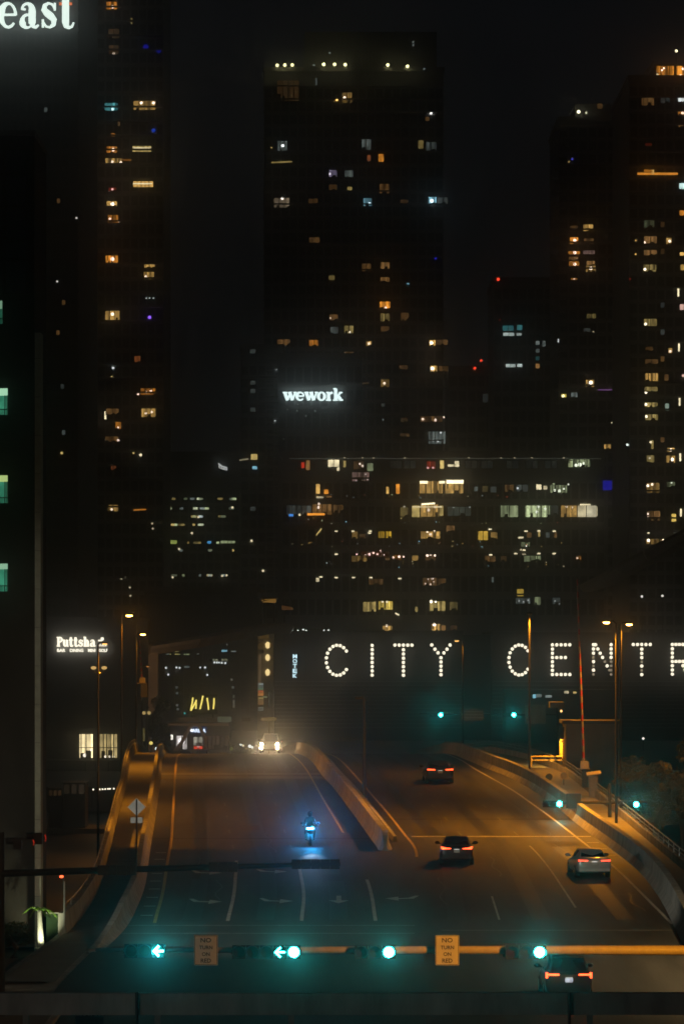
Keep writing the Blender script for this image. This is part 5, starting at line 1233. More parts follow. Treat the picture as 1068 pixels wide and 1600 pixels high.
b = MB(); b.add([P(341, 723, d - 1), P(348, 728, d - 1), P(355, 730, d - 1), P(355, 735, d - 1), P(348, 733.5, d - 1), P(342, 731, d - 1)], [(0, 1, 2, 3, 4, 5)]); b.build('panel', emit('white_panel', (.95, 1, .97), .9), sg)
b = MB()
for x, s in ((344.5, .7), (348.5, .7), (352, .6)): b.quad(P(x - s, 728 + (x-344)*.35, d - 1.05), P(x + s, 728.6 + (x-344)*.35, d - 1.05), P(x + s, 731 + (x-344)*.3, d - 1.05), P(x - s, 730.4 + (x-344)*.3, d - 1.05))
b.build('lettering', M_black, sg)
b = MB(); b.box((X_(341, d), d - .98, Z_(735, d)), (X_(356, d), d, Z_(732, d))); b.build('bracket', M_dkmetal, sg)

# --- the structure with the bulb letters
d = 555.0
t = thing('parking_structure', 'long black building with big letters made of round bulbs', 'building', (X_(760, d), d, 0))
b = MB(); b.box((X_(428, d), d, -1), (X_(722, d), d + 40, Z_(990, d))); b.box((X_(768, d), d, -1), (X_(1180, d), d + 40, Z_(988, d))); b.build('wall', M_cc, t)
b = MB(); b.box((X_(722, d) + .01, d + 4, -1), (X_(768, d) - .01, d + 40, Z_(992, d))); b.build('recessed_wall', M_black, t)
for i in range(13):
    for (a, c) in ((428, 722), (768, 1180)):
        v = 1064 + i * 6; b = MB(); b.box((X_(a, d) + .1, d - .14, Z_(v + 1.5, d)), (X_(c, d) - .1, d, Z_(v, d))); b.build('louvre', M_tower2, t)
for i in range(9):
    for (a, c) in ((428, 722), (768, 1180)):
        x = a + (c - a) * (i + .5) / 9; b = MB(); b.box((X_(x, d) - .03, d - .03, Z_(1062, d)), (X_(x, d) + .03, d, Z_(992, d))); b.build('panel_joint', M_black, t)
b = MB(); b.box((X_(426, d), d - .4, Z_(990, d)), (X_(723, d), d + 2, Z_(985.5, d))); b.build('roof_edge', M_cc, t)
gl = thing('roof_planting', 'strip of lawn on the roof edge lit by a row of little white lamps', 'roof garden', P(460, 986, d))
b = MB(); prev = None
for i in range(60):
    x = 437 + i * 1.15; z0 = Z_(985, d); hh = (2.2 + 4.0 * math.exp(-((x - 455) / 9) ** 2) + 3 * math.exp(-((x - 483) / 9) ** 2)) * d / F
    for q in range(4):
        xx = X_(x, d) + rnd.uniform(-.15, .15); yy = d + rnd.uniform(.1, 1.8)
        b.add([(xx - .06, yy, z0), (xx + .06, yy, z0), (xx + rnd.uniform(-.1, .1), yy, z0 + hh * rnd.uniform(.6, 1.1))], [(0, 1, 2)])
lw = b.build('lawn', M_leaf, gl); lw['kind'] = 'stuff'
for x, v in ((438.5, 986), (441, 985.5), (448.5, 984.8), (456.5, 986), (465.3, 985.8), (473.5, 984.2), (478, 985.5), (506, 985.5), (513, 985)):
    b = MB(); b.sphere(P(x, v - .4, d - .1), .11, 8, 5); b.build('lamp', emit('lawn_lamp', (.92, 1, .9), 2.2), gl)
lamp('SPOT', 'lawn_light', gl, P(452, 979, d - 2), (.7, 1, .55), 130, .3, aim=P(455, 983, d + 1), angle=120)
sg = thing('building_sign', 'giant letters of round white bulbs reading CITY CENTRE across the black building', 'sign', P(790, 1030, d))
E_bulb = emit('white_bulb', (1.0, .90, .68), 2.0)
E_bulbd = emit('dim_bulb', (1.0, .82, .55), .38)
bme = MB().sphere((0, 0, 0), .245, 12, 7).mesh('bulb', E_bulb); bme2 = MB().sphere((0, 0, 0), .2, 10, 6).mesh('bulb', E_bulbd)
cup = MB().tube((0, .05, 0), (0, .33, 0), .28, .20, 10).mesh('socket', M_dkmetal)
def dots(ch, x, v0, w):
    V = lambda k: v0 + k * 6.62
    if ch == 'C':
        return [(x + w * .5 + w * .5 * math.cos(a) * 1.06, v0 + 23.2 - 23.5 * math.sin(a)) for a in [math.radians(38 + 284 * i / 15) for i in range(16)]]
    if ch == 'I': return [(x, V(k)) for k in range(8)]
    if ch == 'T': return [(x + w * i / 4, v0 - .6) for i in range(5)] + [(x + w / 2, V(k)) for k in range(1, 8)]
    if ch == 'Y': return [(x, v0), (x + w*.17, V(1)), (x + w*.34, V(1.85)), (x + w*.66, V(1.85)), (x + w*.83, V(1)), (x + w, v0)] + [(x + w*.5, V(k)) for k in range(3, 8)]
    if ch == 'E': return [(x, V(k)) for k in range(8)] + [(x + w*(i+1)/4, V(0)) for i in range(4)] + [(x + w*(i+1)/4, V(3)) for i in range(3)] + [(x + w*(i+1)/4, V(7)) for i in range(4)]
    if ch == 'N': return [(x, V(k)) for k in range(8)] + [(x + w, V(k)) for k in range(8)] + [(x + w*(k+.9)/7.6 , V(k)) for k in range(0, 7)]
    if ch == 'R': return [(x, V(k)) for k in range(8)] + [(x + w*(i+1)/4, V(0)) for i in range(3)] + [(x + w, V(1)), (x + w*1.05, V(2)), (x + w, V(3))] + [(x + w*(i+1)/4, V(4)) for i in range(3)] + [(x + w*.75, V(5)), (x + w*.9, V(6)), (x + w*1.05, V(7))]
dimN = {(945, 2), (0, 0)}
for ch, x, v0, w in (('C', 510.5, 1008.5, 33), ('I', 581, 1008.5, 0), ('T', 616.5, 1008.6, 26.5), ('Y', 674, 1007.8, 28.5), ('C', 795, 1008, 31.5), ('E', 862, 1007.5, 27), ('N', 926, 1007.3, 27.5), ('T', 988, 1007.6, 26.5), ('R', 1049, 1007, 22), ('E', 1106, 1007, 27)):
    b = MB(); pts = dots(ch, x, v0, w)
    xs = [p[0] for p in pts]; vs_ = [p[1] for p in pts]
    b.box((X_(min(xs) - 1, d), d - .05, Z_(max(vs_) + 1, d)), (X_(max(xs) + 1, d), d - .03, Z_(min(vs_) - 1, d))); L_ = b.build('letter', M_cc, sg)
    for k, (px, pv_) in enumerate(pts):
        dimb = ch == 'N' and ((px < 930 and 1014 < pv_ < 1060 and k % 2 == 1) or (px > 940 and pv_ > 1031 and k != 21))
        dimb = dimb or (ch == 'T' and x > 900 and k in (8, 10))
        o = inst('bulb', bme2 if dimb else bme, L_, (X_(px, d), d - .42, Z_(pv_, d)))
        inst('socket', cup, L_, (X_(px, d), d - .42, Z_(pv_, d)))
# stacked vertical sign
sg = thing('building_sign', 'narrow vertical sign of stacked blue-white letters reading MOTEK', 'sign', P(460, 1040, d))
E_mo = emit('blue_white_letters', (.62, .90, 1.0), 1.9)
for i, ch in enumerate('MOTEK'): text_mesh('letter', ch, 6.6 * d / F, 6.4 * d / F, E_mo, sg, P(460.6, 1025.5 + i * 7.6, d - .4), .08, .02)
b = MB(); b.box((X_(456, d), d - .3, Z_(1061, d)), (X_(465, d), d - .02, Z_(1020.5, d))); b.build('panel', M_black, sg)

# --- striped column with three wall lamps left of it
d = 560.0
t = thing('entrance_tower', 'narrow entrance tower with coloured stripes and three warm wall lamps', 'building', (X_(415, d), d, 0))
b = MB(); b.box((X_(402, d), d, -1), (X_(427, d), d + 20, Z_(986, d))); b.build('wall', M_house_w, t)
cols = [(1.0, .5, .2), (.4, .4, .35), (.9, .45, .15), (.5, .6, .5), (.9, .2, .08), (.9, .5, .2), (.8, .8, .65), (.6, .4, .15), (.4, .42, .45)]
yy = 990
for i, (h, c, s) in enumerate(((8, AMB, .07), (4, BRN, .03), (9, AMB, .06), (6, BRN, .015))):
    b = MB(); b.box((X_(403, d), d - .2, Z_(yy + h, d)), (X_(420 if i == 0 else 412, d), d - .02, Z_(yy, d))); b.build('panel', emit('panel_glow', c, s), t); yy += h + 1.5
for i in range(16):
    v = 1022 + i * 3; b = MB(); b.add([P(403, v + 2.4, d - .2), P(408, v - .6, d - .2), P(408, v + .9, d - .2), P(403, v + 3.9, d - .2)], [(0,1,2,3)]); b.build('chevron', emit('chevron_glow', (1, .62, .3), .18 if i % 2 else .12), t)
for v, h, c, s in ((1069, 3, GRY, .25), (1073, 3, GRY, .10), (1076.5, 2.5, (.4, 1, .6), .18), (1080.5, 3.5, (1, .18, .05), .35), (1085, 4, (1, .4, .08), .35), (1091, 2.6, YEL, .25), (1097, 8, BRN, .12), (1106, 2, GRY, .15), (1109.5, 2, GRY, .12)):
    bar(t, d, 403, 411.5, v, h, c, s, 'stripe')
bar(t, d, 411, 417, 1089, 1.4, GRN, .2); bar(t, d, 419.5, 421, 1094, 24, GRY, .035); bar(t, d, 427, 431, 1091, 20, GRY, .06)
for v in (1008, 1027.5, 1050.5):
    b = MB(); b.sphere(P(418, v, d - .3), .42, 12, 8, (.8, .6, 1.15)); b.smooth = True; b.build('wall_lamp', emit('wall_globe', (1, .74, .32), 1.6), t)
    b = MB(); b.sphere(P(422.5, v, d - .2), .34, 10, 6, (.7, .5, 1.1)); b.build('lamp_glass', emit('wall_globe_dim', (1, .55, .15), .12), t)

# --- elevated rail viaduct
def beam(label, pts, w, h, m, piers=(), cat='viaduct'):
    t = thing('rail_viaduct', label, cat, pts[len(pts)//2])
    for i in range(len(pts) - 1):
        a, c = Vector(pts[i]), Vector(pts[i+1]); a2 = a.lerp(c, .004); c2 = a.lerp(c, .996)
        n = Vector((-(c-a).y, (c-a).x, 0)).normalized() * w/2
        prof = lambda p: [p - n*.6 + Vector((0,0,-h)), p + n*.6 + Vector((0,0,-h)), p + n + Vector((0,0,-h*.35)), p + n, p - n, p - n + Vector((0,0,-h*.35))]
        MB().loft([[tuple(q) for q in prof(a2)], [tuple(q) for q in prof(c2)]]).build('girder', m, t)
    for px, r, vb in piers:
        b = MB(); b.box((px.x - r, px.y - .6, -2), (px.x + r, px.y + .6, px.z)); b.build('pier', m, t)
    return t
M_via = mat('viaduct_concrete', (.36, .29, .24), .85, scale=.4, var=.2, bump=.2)
va = beam('concrete rail viaduct crossing above the far street from a square pier', [P(222, 1010, 470), P(300, 998, 480), P(370, 985, 492), P(432, 974, 516), P(450, 980, 572), P(470, 986, 598)], 2.5, 1.15, M_via, [(P(236, 1020, 470.5), 11*470/F, 0)])
t2 = beam('far end of the rail viaduct rising to the right behind the lamps', [P(915, 914, 645), P(925, 910, 590), P(945, 901, 510), P(980, 881, 465), P(1020, 860, 450), P(1090, 822, 440)], 2.5, 1.2, M_via, [(P(1088, 828, 441), 1.2, 0)])
lamp('SPOT', 'viaduct_fill', va, P(330, 1030, 452), (1, .6, .3), 3000, .4, aim=P(320, 1000, 476), angle=120)  # unseen fill lamp, added to brighten the viaduct girders
b = MB(); b.sphere(P(330, 1031, 452), .2, 8, 5); k = b.build('viaduct_fill_body', M_dkmetal, va)
st = thing('station_canopy', 'small amber lit canopy over the viaduct left of the bulb letters', 'canopy', P(420, 942, 520))
b = MB(); b.add([P(407, 939, 520), P(431, 935, 520), P(432, 934, 523), P(410, 937, 523)], [(0,1,2,3)]); b.add([P(408, 941, 520), P(431, 942, 520), P(431, 935.5, 520), P(424, 936, 520)], [(0,1,2,3)]); b.build('lit_soffit', emit('amber_soffit', (1, .52, .1), .28, var=.4, scale=.5), st)
b = MB(); b.box((X_(406, 520), 520.2, Z_(936, 520)), (X_(433, 520), 524, Z_(933.5, 520))); b.build('roof', M_conc_d, st)
b = MB(); b.add([P(440, 953, 520), P(458, 953, 520), P(457, 949, 520), P(440, 946, 520)], [(0,1,2,3)]); b.build('lit_soffit', emit('amber_soffit_dim', (1, .42, .12), .07), st)
for px in (412, 428, 444): b = MB(); b.tube(P(px, 973, 520.4), P(px, 936, 520.4), .1, n=6); b.build('column', M_dkmetal, st)

# --- parking garage behind the viaduct
d = 620.0
t = tower('parking_garage', 'dim parking garage seen under and over the rail viaduct', 226, 402, 925, d, 40, fl=18, phase=930, slab_out=.3, cols=12, m=M_tower2, glass=False, maxv=1120)
for x, v, w, h, c, s in ((273, 1020.5, 14, 5, (.9, .75, .25), .35), (290, 1021.5, 20, 4, GRN, .16), (262, 1021, 6, 4, GRY, .08), (312, 1021, 8, 3, GRY, .15), (350, 1017, 10, 3, CYN, .4), (364, 1018, 10, 2, GRY, .2), (343, 1031, 28, 3, (.8, .8, .5), .15), (357, 1007, 6, 3, GRY, .12), (292, 1042, 12, 3, GRY, .08)):
    room(t, d, x, v, w, h, c, s, curtains=False)
for x, v in ((335, 1035), (339, 1035), (342.5, 1035.2), (346.5, 1035.5), (352, 1036), (276, 1043), (281, 1043.5), (259.5, 1043.5), (313, 1043), (320.5, 1043), (324, 1054.5), (263, 1054)): dot(t, d, x, v, 1.5, WHT, 1.0)
for x, v in ((276, 1074), (277, 1083), (277, 1102), (362, 1062), (364, 1074), (278, 1108)): dot(t, d, x, v, 2, GRY, .08)
bar(t, d, 364, 366.5, 1096, 20, GRY, .07)
dot(t, d, 288.5, 1114.5, 1.3, (.1, .9, .8), .6)
# strokes of a yellow neon sign
d = 560.0
sg = thing('neon_sign', 'slanted yellow strokes of a neon sign above the lit shop', 'sign', P(316, 1110, d))
E_neon = emit('yellow_neon', (1.0, .80, .16), 1.8)
for a, c in (((298, 1110.5), (301.5, 1090)), ((298.5, 1110), (307, 1094)), ((306, 1107.5), (306.5, 1093.5)), ((312.5, 1108), (317, 1087)), ((326, 1109), (323.5, 1090.5)), ((333.3, 1108), (334.5, 1091))):
    b = MB(); b.path([P(a[0], a[1], d), P((a[0]+c[0])/2 + .3, (a[1]+c[1])/2, d), P(c[0], c[1], d)], .115, 6); b.build('tube', E_neon, sg)
b = MB(); b.box((X_(293, d), d + .3, Z_(1116, d)), (X_(340, d), d + .6, Z_(1085, d))); b.tube(P(300, 1190, d + .5), P(300, 1116, d + .5), .15, n=6); b.tube(P(333, 1190, d + .5), P(333, 1116, d + .5), .15, n=6); b.build('panel', M_black, sg)

# --- shop across the street beyond the crest
d = 470.0
t = thing('shop', 'lit shop pavilion with slanting struts beyond the crest of the bridge', 'building', (X_(310, d), d, 0))
b = MB(); b.box((X_(262, d), d + .3, 0), (X_(358, d), d + 10, Z_(1130, d))); b.build('wall', M_cc, t)
b = MB(); b.box((X_(258, d), d - 1.0, Z_(1134, d)), (X_(357, d), d + 10, Z_(1130, d))); b.build('roof_slab', M_via, t)
for x0, x1, v0, v1, m in ((278, 312, 1121, 1127.5, M_conc_d), (324, 340, 1122, 1127.5, M_conc_d), (340, 362, 1119.5, 1128, emit('pale_sign_panel', (.6, .7, .45), .085)), (378, 392, 1121, 1127, M_conc_d)):
    b = MB(); b.box((X_(x0, d), d - .6, Z_(v1, d)), (X_(x1, d), d - .4, Z_(v0, d))); b.build('fascia_sign', m, t)
R_ = lambda *a, **k: room(t, d + .3, *a, **k)
R_(284, 1160, 17, 21, (1, .9, .85), .42, [(284, 1158, 5), (281, 1164, 2.6)], 1.6, mull=1); R_(310, 1158, 15, 13, (.8, .75, .6), .30, mull=1); R_(310, 1168, 14, 5, RED, .45, (310, 1166, 2.2), .9, curtains=False); R_(334, 1160, 17, 21, (1, .5, .4), .045, mull=2); R_(351, 1160, 11, 21, (1, .5, .4), .02, mull=1); R_(321, 1160, 6, 20, (1, .3, .2), .06, curtains=False)
R_(268.5, 1152, 4, 8, (1, .95, .8), 1.1, curtains=False)
for pts, r in (([(272, 1176), (284, 1160), (297, 1136)], .24), ([(322, 1172), (320, 1154), (312, 1136)], .22), ([(297, 1136), (305, 1131.5), (313, 1136)], .22)):
    b = MB(); b.path([P(x, v, d - .7) for x, v in pts], r, 8); b.build('strut', M_via, t)
sgn = text_mesh('lettering', 'AREPA', 21 * d / F, 5.6 * d / F, emit('blue_white_shop_sign', (.72, .84, 1), 2.6), t, P(311, 1141.5, d - .5), .05, .02)
b = MB(); b.box((X_(298, d), d - .4, Z_(1146, d)), (X_(323, d), d - .2, Z_(1135.5, d))); b.build('sign_board', emit('blue_sign_board', (.05, .12, .6), .12), t)
dot(t, d, 299.5, 1141, 2.2, (.9, .95, 1), 2.2, 'sign_disc', out=.6)
b = MB(); b.box((X_(262, d), d - 2, 0), (X_(358, d), d - 1.6, Z_(1172, d))); b.build('low_wall', M_cc, t)
for x0, x1, c, s in ((287, 300, (1, .8, .6), .045), (318, 329, (1, .5, .3), .035), (345, 356, (1, .6, .2), .07)):
    b = MB(); b.box((X_(x0, d), d - 2.08, Z_(1182, d)), (X_(x1, d), d - 2.0, Z_(1174, d))); b.build('poster', emit('poster_glow', c, s), t)
b = MB(); b.box((X_(408, d), d - .6, Z_(1126, d)), (X_(432, d), d - .4, Z_(1121, d))); b.tube(P(420, 1200, d - .5), P(420, 1126, d - .5), .1, n=6); o = b.build('street_sign', emit('amber_sign', (1, .55, .08), .11), None); tag(o, 'long amber sign on a post under the striped entrance tower', 'sign')

# --- putting bar building
d = 420.0
t = thing('bar_building', 'dark bar building at left with a glowing white name sign and two tall lit windows', 'building', (X_(130, d), d, 0))
b = MB(); b.box((X_(40, d), d, -1), (X_(214, d), d + 25, Z_(968, d))); b.build('wall', M_tower2, t)
b = MB(); b.box((X_(38, d), d - .3, Z_(968, d)), (X_(216, d), d + 25.3, Z_(964, d))); b.build('parapet', M_slab, t)
room(t, d, 135, 1165.5, 21, 37, (1, .80, .42), .95, mull=1, transom=True, spot=[(133, 1180, 3), (143, 1172, 2)], ss=1.2)
room(t, d, 170, 1165.5, 27, 37, (1, .76, .32), .45, mull=4, transom=True, spot=[(165, 1182, 2), (172, 1182, 2), (178, 1182, 1.6)], ss=1.0)
for i in range(3):
    b = MB(); b.box((X_(62, d), d - .1, Z_(1000 + i * 60, d)), (X_(205, d), d, Z_(999 + i * 60, d))); b.build('string_course', M_slab, t)
for x in (134, 150, 170, 188):
    b = MB(); b.box((X_(x, d), d - 1.5, 0), (X_(x + 2, d), d - 1.3, Z_(1186, d))); b.build('canopy_post', M_dkmetal, t)
b = MB(); b.box((X_(62, d), d - 2.0, Z_(1190, d)), (X_(200, d), d, Z_(1187, d))); b.build('canopy', M_conc_d, t)
sg = thing('building_sign', 'white glowing sign reading Puttsha with BAR DINING MINI GOLF below, on the dark bar', 'sign', P(130, 1010, d))
E_pu = emit('warm_white_letters', (1.0, .92, .72), 1.9)
serif_word('Puttsha', sg, X_(89.5, d), X_(150.5, d), Z_(1010, d), 10.3 * d / F, d - .45, .15, E_pu, T=.36, N=.17)
b = MB(); b.box((X_(154, d), d - .45, Z_(1002, d)), (X_(160, d), d - .4, Z_(999.5, d))); b.box((X_(158, d), d - .44, Z_(1001, d)), (X_(162.5, d), d - .39, Z_(996, d))); b.build('flag_mark', E_pu, sg)
for s, xc, w in (('BAR', 96, 13), ('DINING', 120, 21), ('MINI', 143.5, 11.5), ('GOLF', 161.5, 13.5)): text_mesh('lettering', s, w * d / F, 5 * d / F, emit('small_letters', (1, .93, .74), 2.0), sg, P(xc, 1016.2, d - .42), .05, .03)
text_mesh('lettering', 'shack', 13.5 * d / F, 4 * d / F, emit('small_letters_dim', (1, .93, .74), 1.6), sg, P(161, 1008, d - .42), .05, .03)
# terrace by the river: string of lamps, low huts
d = 330.0
sl = thing('string_lights', 'string of small white bulbs along the riverside terrace at left', 'string lights', P(165, 1233, d))
b = MB(); b.path([P(x, 1231.5 + .8 * math.sin(x * .9), d) for x in range(143, 187, 2)], .02, 4); b.build('cable', M_black, sl)
for i, x in enumerate((146, 156, 160.5, 164.7, 169, 172, 178)): b = MB(); b.sphere(P(x, 1233.6 - i * .22, d), .075, 8, 5); b.build('bulb', emit('terrace_bulb', (1, .88, .66), 2.2), sl)
for px in (144, 186): b = MB(); b.tube(P(px, 1262, d), P(px, 1230, d), .05, n=6); b.build('post', M_dkmetal, sl)
for lab, x0, x1, v0, v1, c, s in (('low hut with a dim brownish front on the riverside terrace, nearest the building corner', 76, 97, 1233, 1244, BRN, .018), ('pale kiosk on the riverside terrace beside the string of bulbs', 99, 133, 1224, 1241, (.9, .6, .35), .014)):
    k = thing('kiosk', lab, 'kiosk', P((x0+x1)/2, v1, d))
    b = MB(); b.box((X_(x0, d), d, -2.4), (X_(x1, d), d + 4, Z_(v0, d))); b.build('wall', M_conc_d, k)
    b = MB(); b.box((X_(x0 - 1.5, d), d - .6, Z_(v0, d)), (X_(x1 + 1.5, d), d + 4.2, Z_(v0 - 1.5, d))); b.build('roof', M_dkmetal, k)
    for q in range(3):
        a = x0 + (x1-x0) * (q + .15) / 3; e = x0 + (x1-x0) * (q + .85) / 3
        b = MB(); b.box((X_(a, d), d - .06, Z_(v1 - 1, d)), (X_(e, d), d - .01, Z_(v0 + 2, d))); b.build('shutter', emit('shutter_glow', c, s * (1 + q * .5)), k)
b = MB(); b.box((X_(60, d), d - 2, -2.5), (X_(192, d), d + 6, -2.0)); o = b.build('terrace', M_conc_d); o['kind'] = 'structure'

# --- building at the left edge, close by
d = 172.0
M_wall_l = mat('brown_render', (.045, .037, .030), .9, scale=.8, var=.25, bump=.3)
M_pil = mat('grey_pilaster', (.52, .53, .45), .85, scale=2.5, var=.22, bump=.3)
t = thing('corner_building', 'brown building filling the left edge with green-lit recessed balconies and a pale corner pilaster', 'building', (X_(20, d), d, 0))
def lq(x): return X_(x, d)
ops = [(606, 648), (742, 786), (880, 924), (469, 506)]
b = MB()                                               # facade with openings: bands between the recesses
edges_v = sorted([q for o_ in ops for q in o_])
b.box((lq(-220), d + 1.8, -.3), (lq(54), d + 7, Z_(210, d)))
vprev = 1480
for lo, hi in sorted(ops, key=lambda q: -q[1]):
    b.box((lq(-220), d, Z_(vprev, d)), (lq(54), d + 1.795, Z_(hi, d))); b.box((lq(12.5 if lo > 500 else 4), d, Z_(hi, d) + .001), (lq(54), d + 1.794, Z_(lo, d) - .001)); vprev = lo
b.box((lq(-220), d, Z_(vprev, d)), (lq(54), d + 1.795, Z_(210, d)))
b.build('wall', M_wall_l, t)
b = MB(); b.box((lq(55), d - .12, -.1), (lq(64.2), d + 1.2, Z_(520, d))); b.build('pilaster', M_pil, t)
for v in range(560, 1450, 60):
    b = MB(); b.box((lq(54.9), d - .135, Z_(v + .7, d)), (lq(64.3), d - .11, Z_(v, d))); b.build('pilaster_joint', M_conc_d, t)
b = MB(); b.box((lq(-220), d - .3, Z_(212, d)), (lq(56), d + 7, Z_(205, d))); b.build('cornice', M_conc_d, t)
for v0, v1, x0, x1 in ((235, 267, 10, 41), (275, 321, 10, 41), (325, 372, 10, 41), (380, 402, 10, 41), (410, 458, 10, 41), (235, 267, -30, 5), (275, 321, -30, 5), (325, 372, -30, 5), (410, 458, -30, 5)):
    wn = MB(); wn.box((lq(x0 - 2), d - .1, Z_(v1 + 2, d)), (lq(x0), d, Z_(v0 - 2, d))); wn.box((lq(x1), d - .1, Z_(v1 + 2, d)), (lq(x1 + 2), d, Z_(v0 - 2, d))); wn.box((lq(x0), d - .1, Z_(v0, d)), (lq(x1), d, Z_(v0 - 2, d))); wn.box((lq(x0), d - .1, Z_(v1 + 2, d)), (lq(x1), d, Z_(v1, d)))
    wf = wn.build('window', M_wall_l, t); b = MB(); b.box((lq(x0), d - .03, Z_(v1, d)), (lq(x1), d - .004, Z_(v0, d))); b.build('pane', M_glassdk, wf)
E_gr = emit('green_white_ceiling', (.50, 1.0, .62), .75); E_gr2 = emit('green_room', (.06, .42, .20), .55, var=.3, scale=.8)
for k, (lo, hi) in enumerate(ops[:3] + [ops[3]]):
    x1 = 12.5 if k < 3 else 4
    bal = MB().box((lq(-60), d + 1.72, Z_(hi, d)), (lq(x1), d + 1.79, Z_(lo, d))).build('balcony_back', emit('green_glass', (.10, .62, .36), (.42, .30, .42, .16)[k], var=.5, scale=1.6), t)
    b = MB(); b.add([(lq(-60), d + .05, Z_(lo, d) - .02), (lq(x1), d + .05, Z_(lo, d) - .02), (lq(x1), d + 1.7, Z_(lo, d) - .24), (lq(-60), d + 1.7, Z_(lo, d) - .24)], [(0, 1, 2, 3)]); b.build('ceiling_light', emit('ceiling_glow', (.55, 1, .66) if k != 1 else (.75, 1, .35), (.75, .6, .5, .3)[k]), bal)
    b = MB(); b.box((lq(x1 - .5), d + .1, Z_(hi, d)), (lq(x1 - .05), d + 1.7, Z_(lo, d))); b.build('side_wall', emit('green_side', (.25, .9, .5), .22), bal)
    for q in (3.2, 6.4, 9.6):
        b = MB(); b.box((lq(q) - .02, d + 1.60, Z_(hi, d)), (lq(q) + .02, d + 1.7, Z_(lo + 8, d))); b.build('mullion', M_frame, bal)
    b = MB(); b.box((lq(-60), d + .1, Z_(hi - 8, d)), (lq(x1), d + .14, Z_(hi - 9.4, d))); 
    for q in range(-6, 13, 2): b.box((lq(q), d + .11, Z_(hi, d)), (lq(q) + .02, d + .13, Z_(hi - 8, d)))
    b.build('railing', M_frame, bal)

# --- planting by the corner
def fronds(mb, c, n, L, droop, w, seed, up=.9):
    r = random.Random(seed)
    for i in range(n):
        a = 2 * math.pi * i / n + r.uniform(-.25, .25); l = L * r.uniform(.75, 1.15); u0 = up * r.uniform(.6, 1.2)
        prev = None
        for k in range(8):
            f = k / 7; rr = l * f; zz = l * (u0 * f - droop * f * f)
            p = Vector(c) + Vector((math.cos(a) * rr, math.sin(a) * rr, zz)); side = Vector((-math.sin(a), math.cos(a), 0))
            if prev is not None:
                for s in (-1, 1):                     # leaflets on both sides of the rib
                    tip = p + side * s * w * (1 - f * .6) + Vector((math.cos(a)*.10, math.sin(a)*.10, -.10 * l))
                    mb.add([prev, p, tip], [(0, 1, 2)])
            prev = p
dP = 171.0
pc = P(67, 1455, dP); pc.z = .13
t = thing('palm', 'small palm lit bright green from below in front of the pale pilaster', 'plant', (pc.x, dP - .4, .13))
M_palm = mat('palm_leaf', (.16, .30, .04), .5, scale=4, var=.3)
b = MB(); b.tube((X_(65.5, dP), dP - .4, .13), (X_(62.5, dP), dP - .4, Z_(1420, dP)), .17, .09, 10); b.build('trunk', M_conc, t)
b = MB(); fronds(b, (X_(63.5, dP), dP - .4, Z_(1421, dP)), 15, .74, .95, .15, 3, .8); b.build('fronds', M_palm, t)
b = MB(); b.box((X_(57, dP), dP - 1.1, .13), (X_(95, dP), dP + .35, .24)); o = b.build('planter_slab', M_white); tag(o, 'bright white slab under the lit palm', 'planter')
gw = thing('garden_wall', 'low green-tinted garden wall beside the lit palm', 'wall', P(84, 1440, dP + 1.2))
b = MB(); b.box((X_(70, dP), dP + 1.0, .13), (X_(97, dP), dP + 1.35, Z_(1430, dP))); b.build('wall', mat('green_wall', (.03, .065, .025), .9, scale=5, var=.3), gw)
b = MB(); b.box((X_(69.5, dP), dP + .97, Z_(1430, dP)), (X_(97.5, dP), dP + 1.38, Z_(1428, dP))); b.build('coping', M_conc, gw)
up = thing('ground_light', 'small ground spotlight washing the palm and the white slab', 'lamp', (X_(72, dP), dP - 1.35, .13))
b = MB(); b.tube((X_(72, dP), dP - 1.35, .13), (X_(72, dP), dP - 1.25, .26), .07, .09, 10); b.build('housing', M_black, up)
lamp('SPOT', 'uplight', up, (X_(72, dP), dP - 1.3, .34), (.95, 1.0, .62), 260, .05, aim=(X_(65, dP), dP - .35, 1.25), angle=80, blend=.7)

def leaf_tree(name, label, cat, loc, h, rx, rz_, n, seed, m=None, trunk_r=.16, leaf=.22, lo=.45):
    r = random.Random(seed); t = thing(name, label, cat, loc)
    x, y, z = loc
    b = MB(); b.path([(x, y, z), (x + .1, y, z + h*.3), (x - .05, y, z + h*.6)], [trunk_r, trunk_r*.8, trunk_r*.5], 8)
    for i in range(6):
        a = r.uniform(0, 6.28); b.path([(x, y, z + h*r.uniform(.3, .5)), (x + math.cos(a)*rx*.4, y + math.sin(a)*rx*.4, z + h*.65), (x + math.cos(a)*rx*.75, y + math.sin(a)*rx*.75, z + h*r.uniform(.7, .9))], [trunk_r*.45, trunk_r*.3, trunk_r*.1], 6)
    b.build('trunk', M_bark, t)
    b = MB(); cl = [(r.uniform(-.75, .75), r.uniform(-.75, .75), r.uniform(lo, .95), r.uniform(.25, .5)) for _ in range(16)]
    for i in range(n):
        c = r.choice(cl); g = Vector((r.gauss(0, 1), r.gauss(0, 1), r.gauss(0, 1))).normalized() * (c[3] * r.random() ** .4)
        p = Vector((x + (c[0] + g.x) * rx, y + (c[1] + g.y) * rx, z + c[2] * h + g.z * rz_))
        u = Vector((r.gauss(0, 1), r.gauss(0, 1), r.gauss(0, .6))).normalized() * leaf * r.uniform(.5, 1.2); w = u.orthogonal().normalized() * leaf * .35
        b.add([p - u, p + w, p + u, p - w], [(0, 1, 2, 3)])
    b.build('crown', m or M_leaf, t)
    return t
M_bush = mat('sparse_leaf', (.085, .085, .035), .7, scale=1.2, var=.45)
z = -2.4
leaf_tree('bush', 'feathery bush right of the bridge house, glowing teal from the signal beside it', 'bush', (X_(1014, 252), 252, z), 8.6, 2.3, 2.2, 4600, 5, M_bush, leaf=.17)
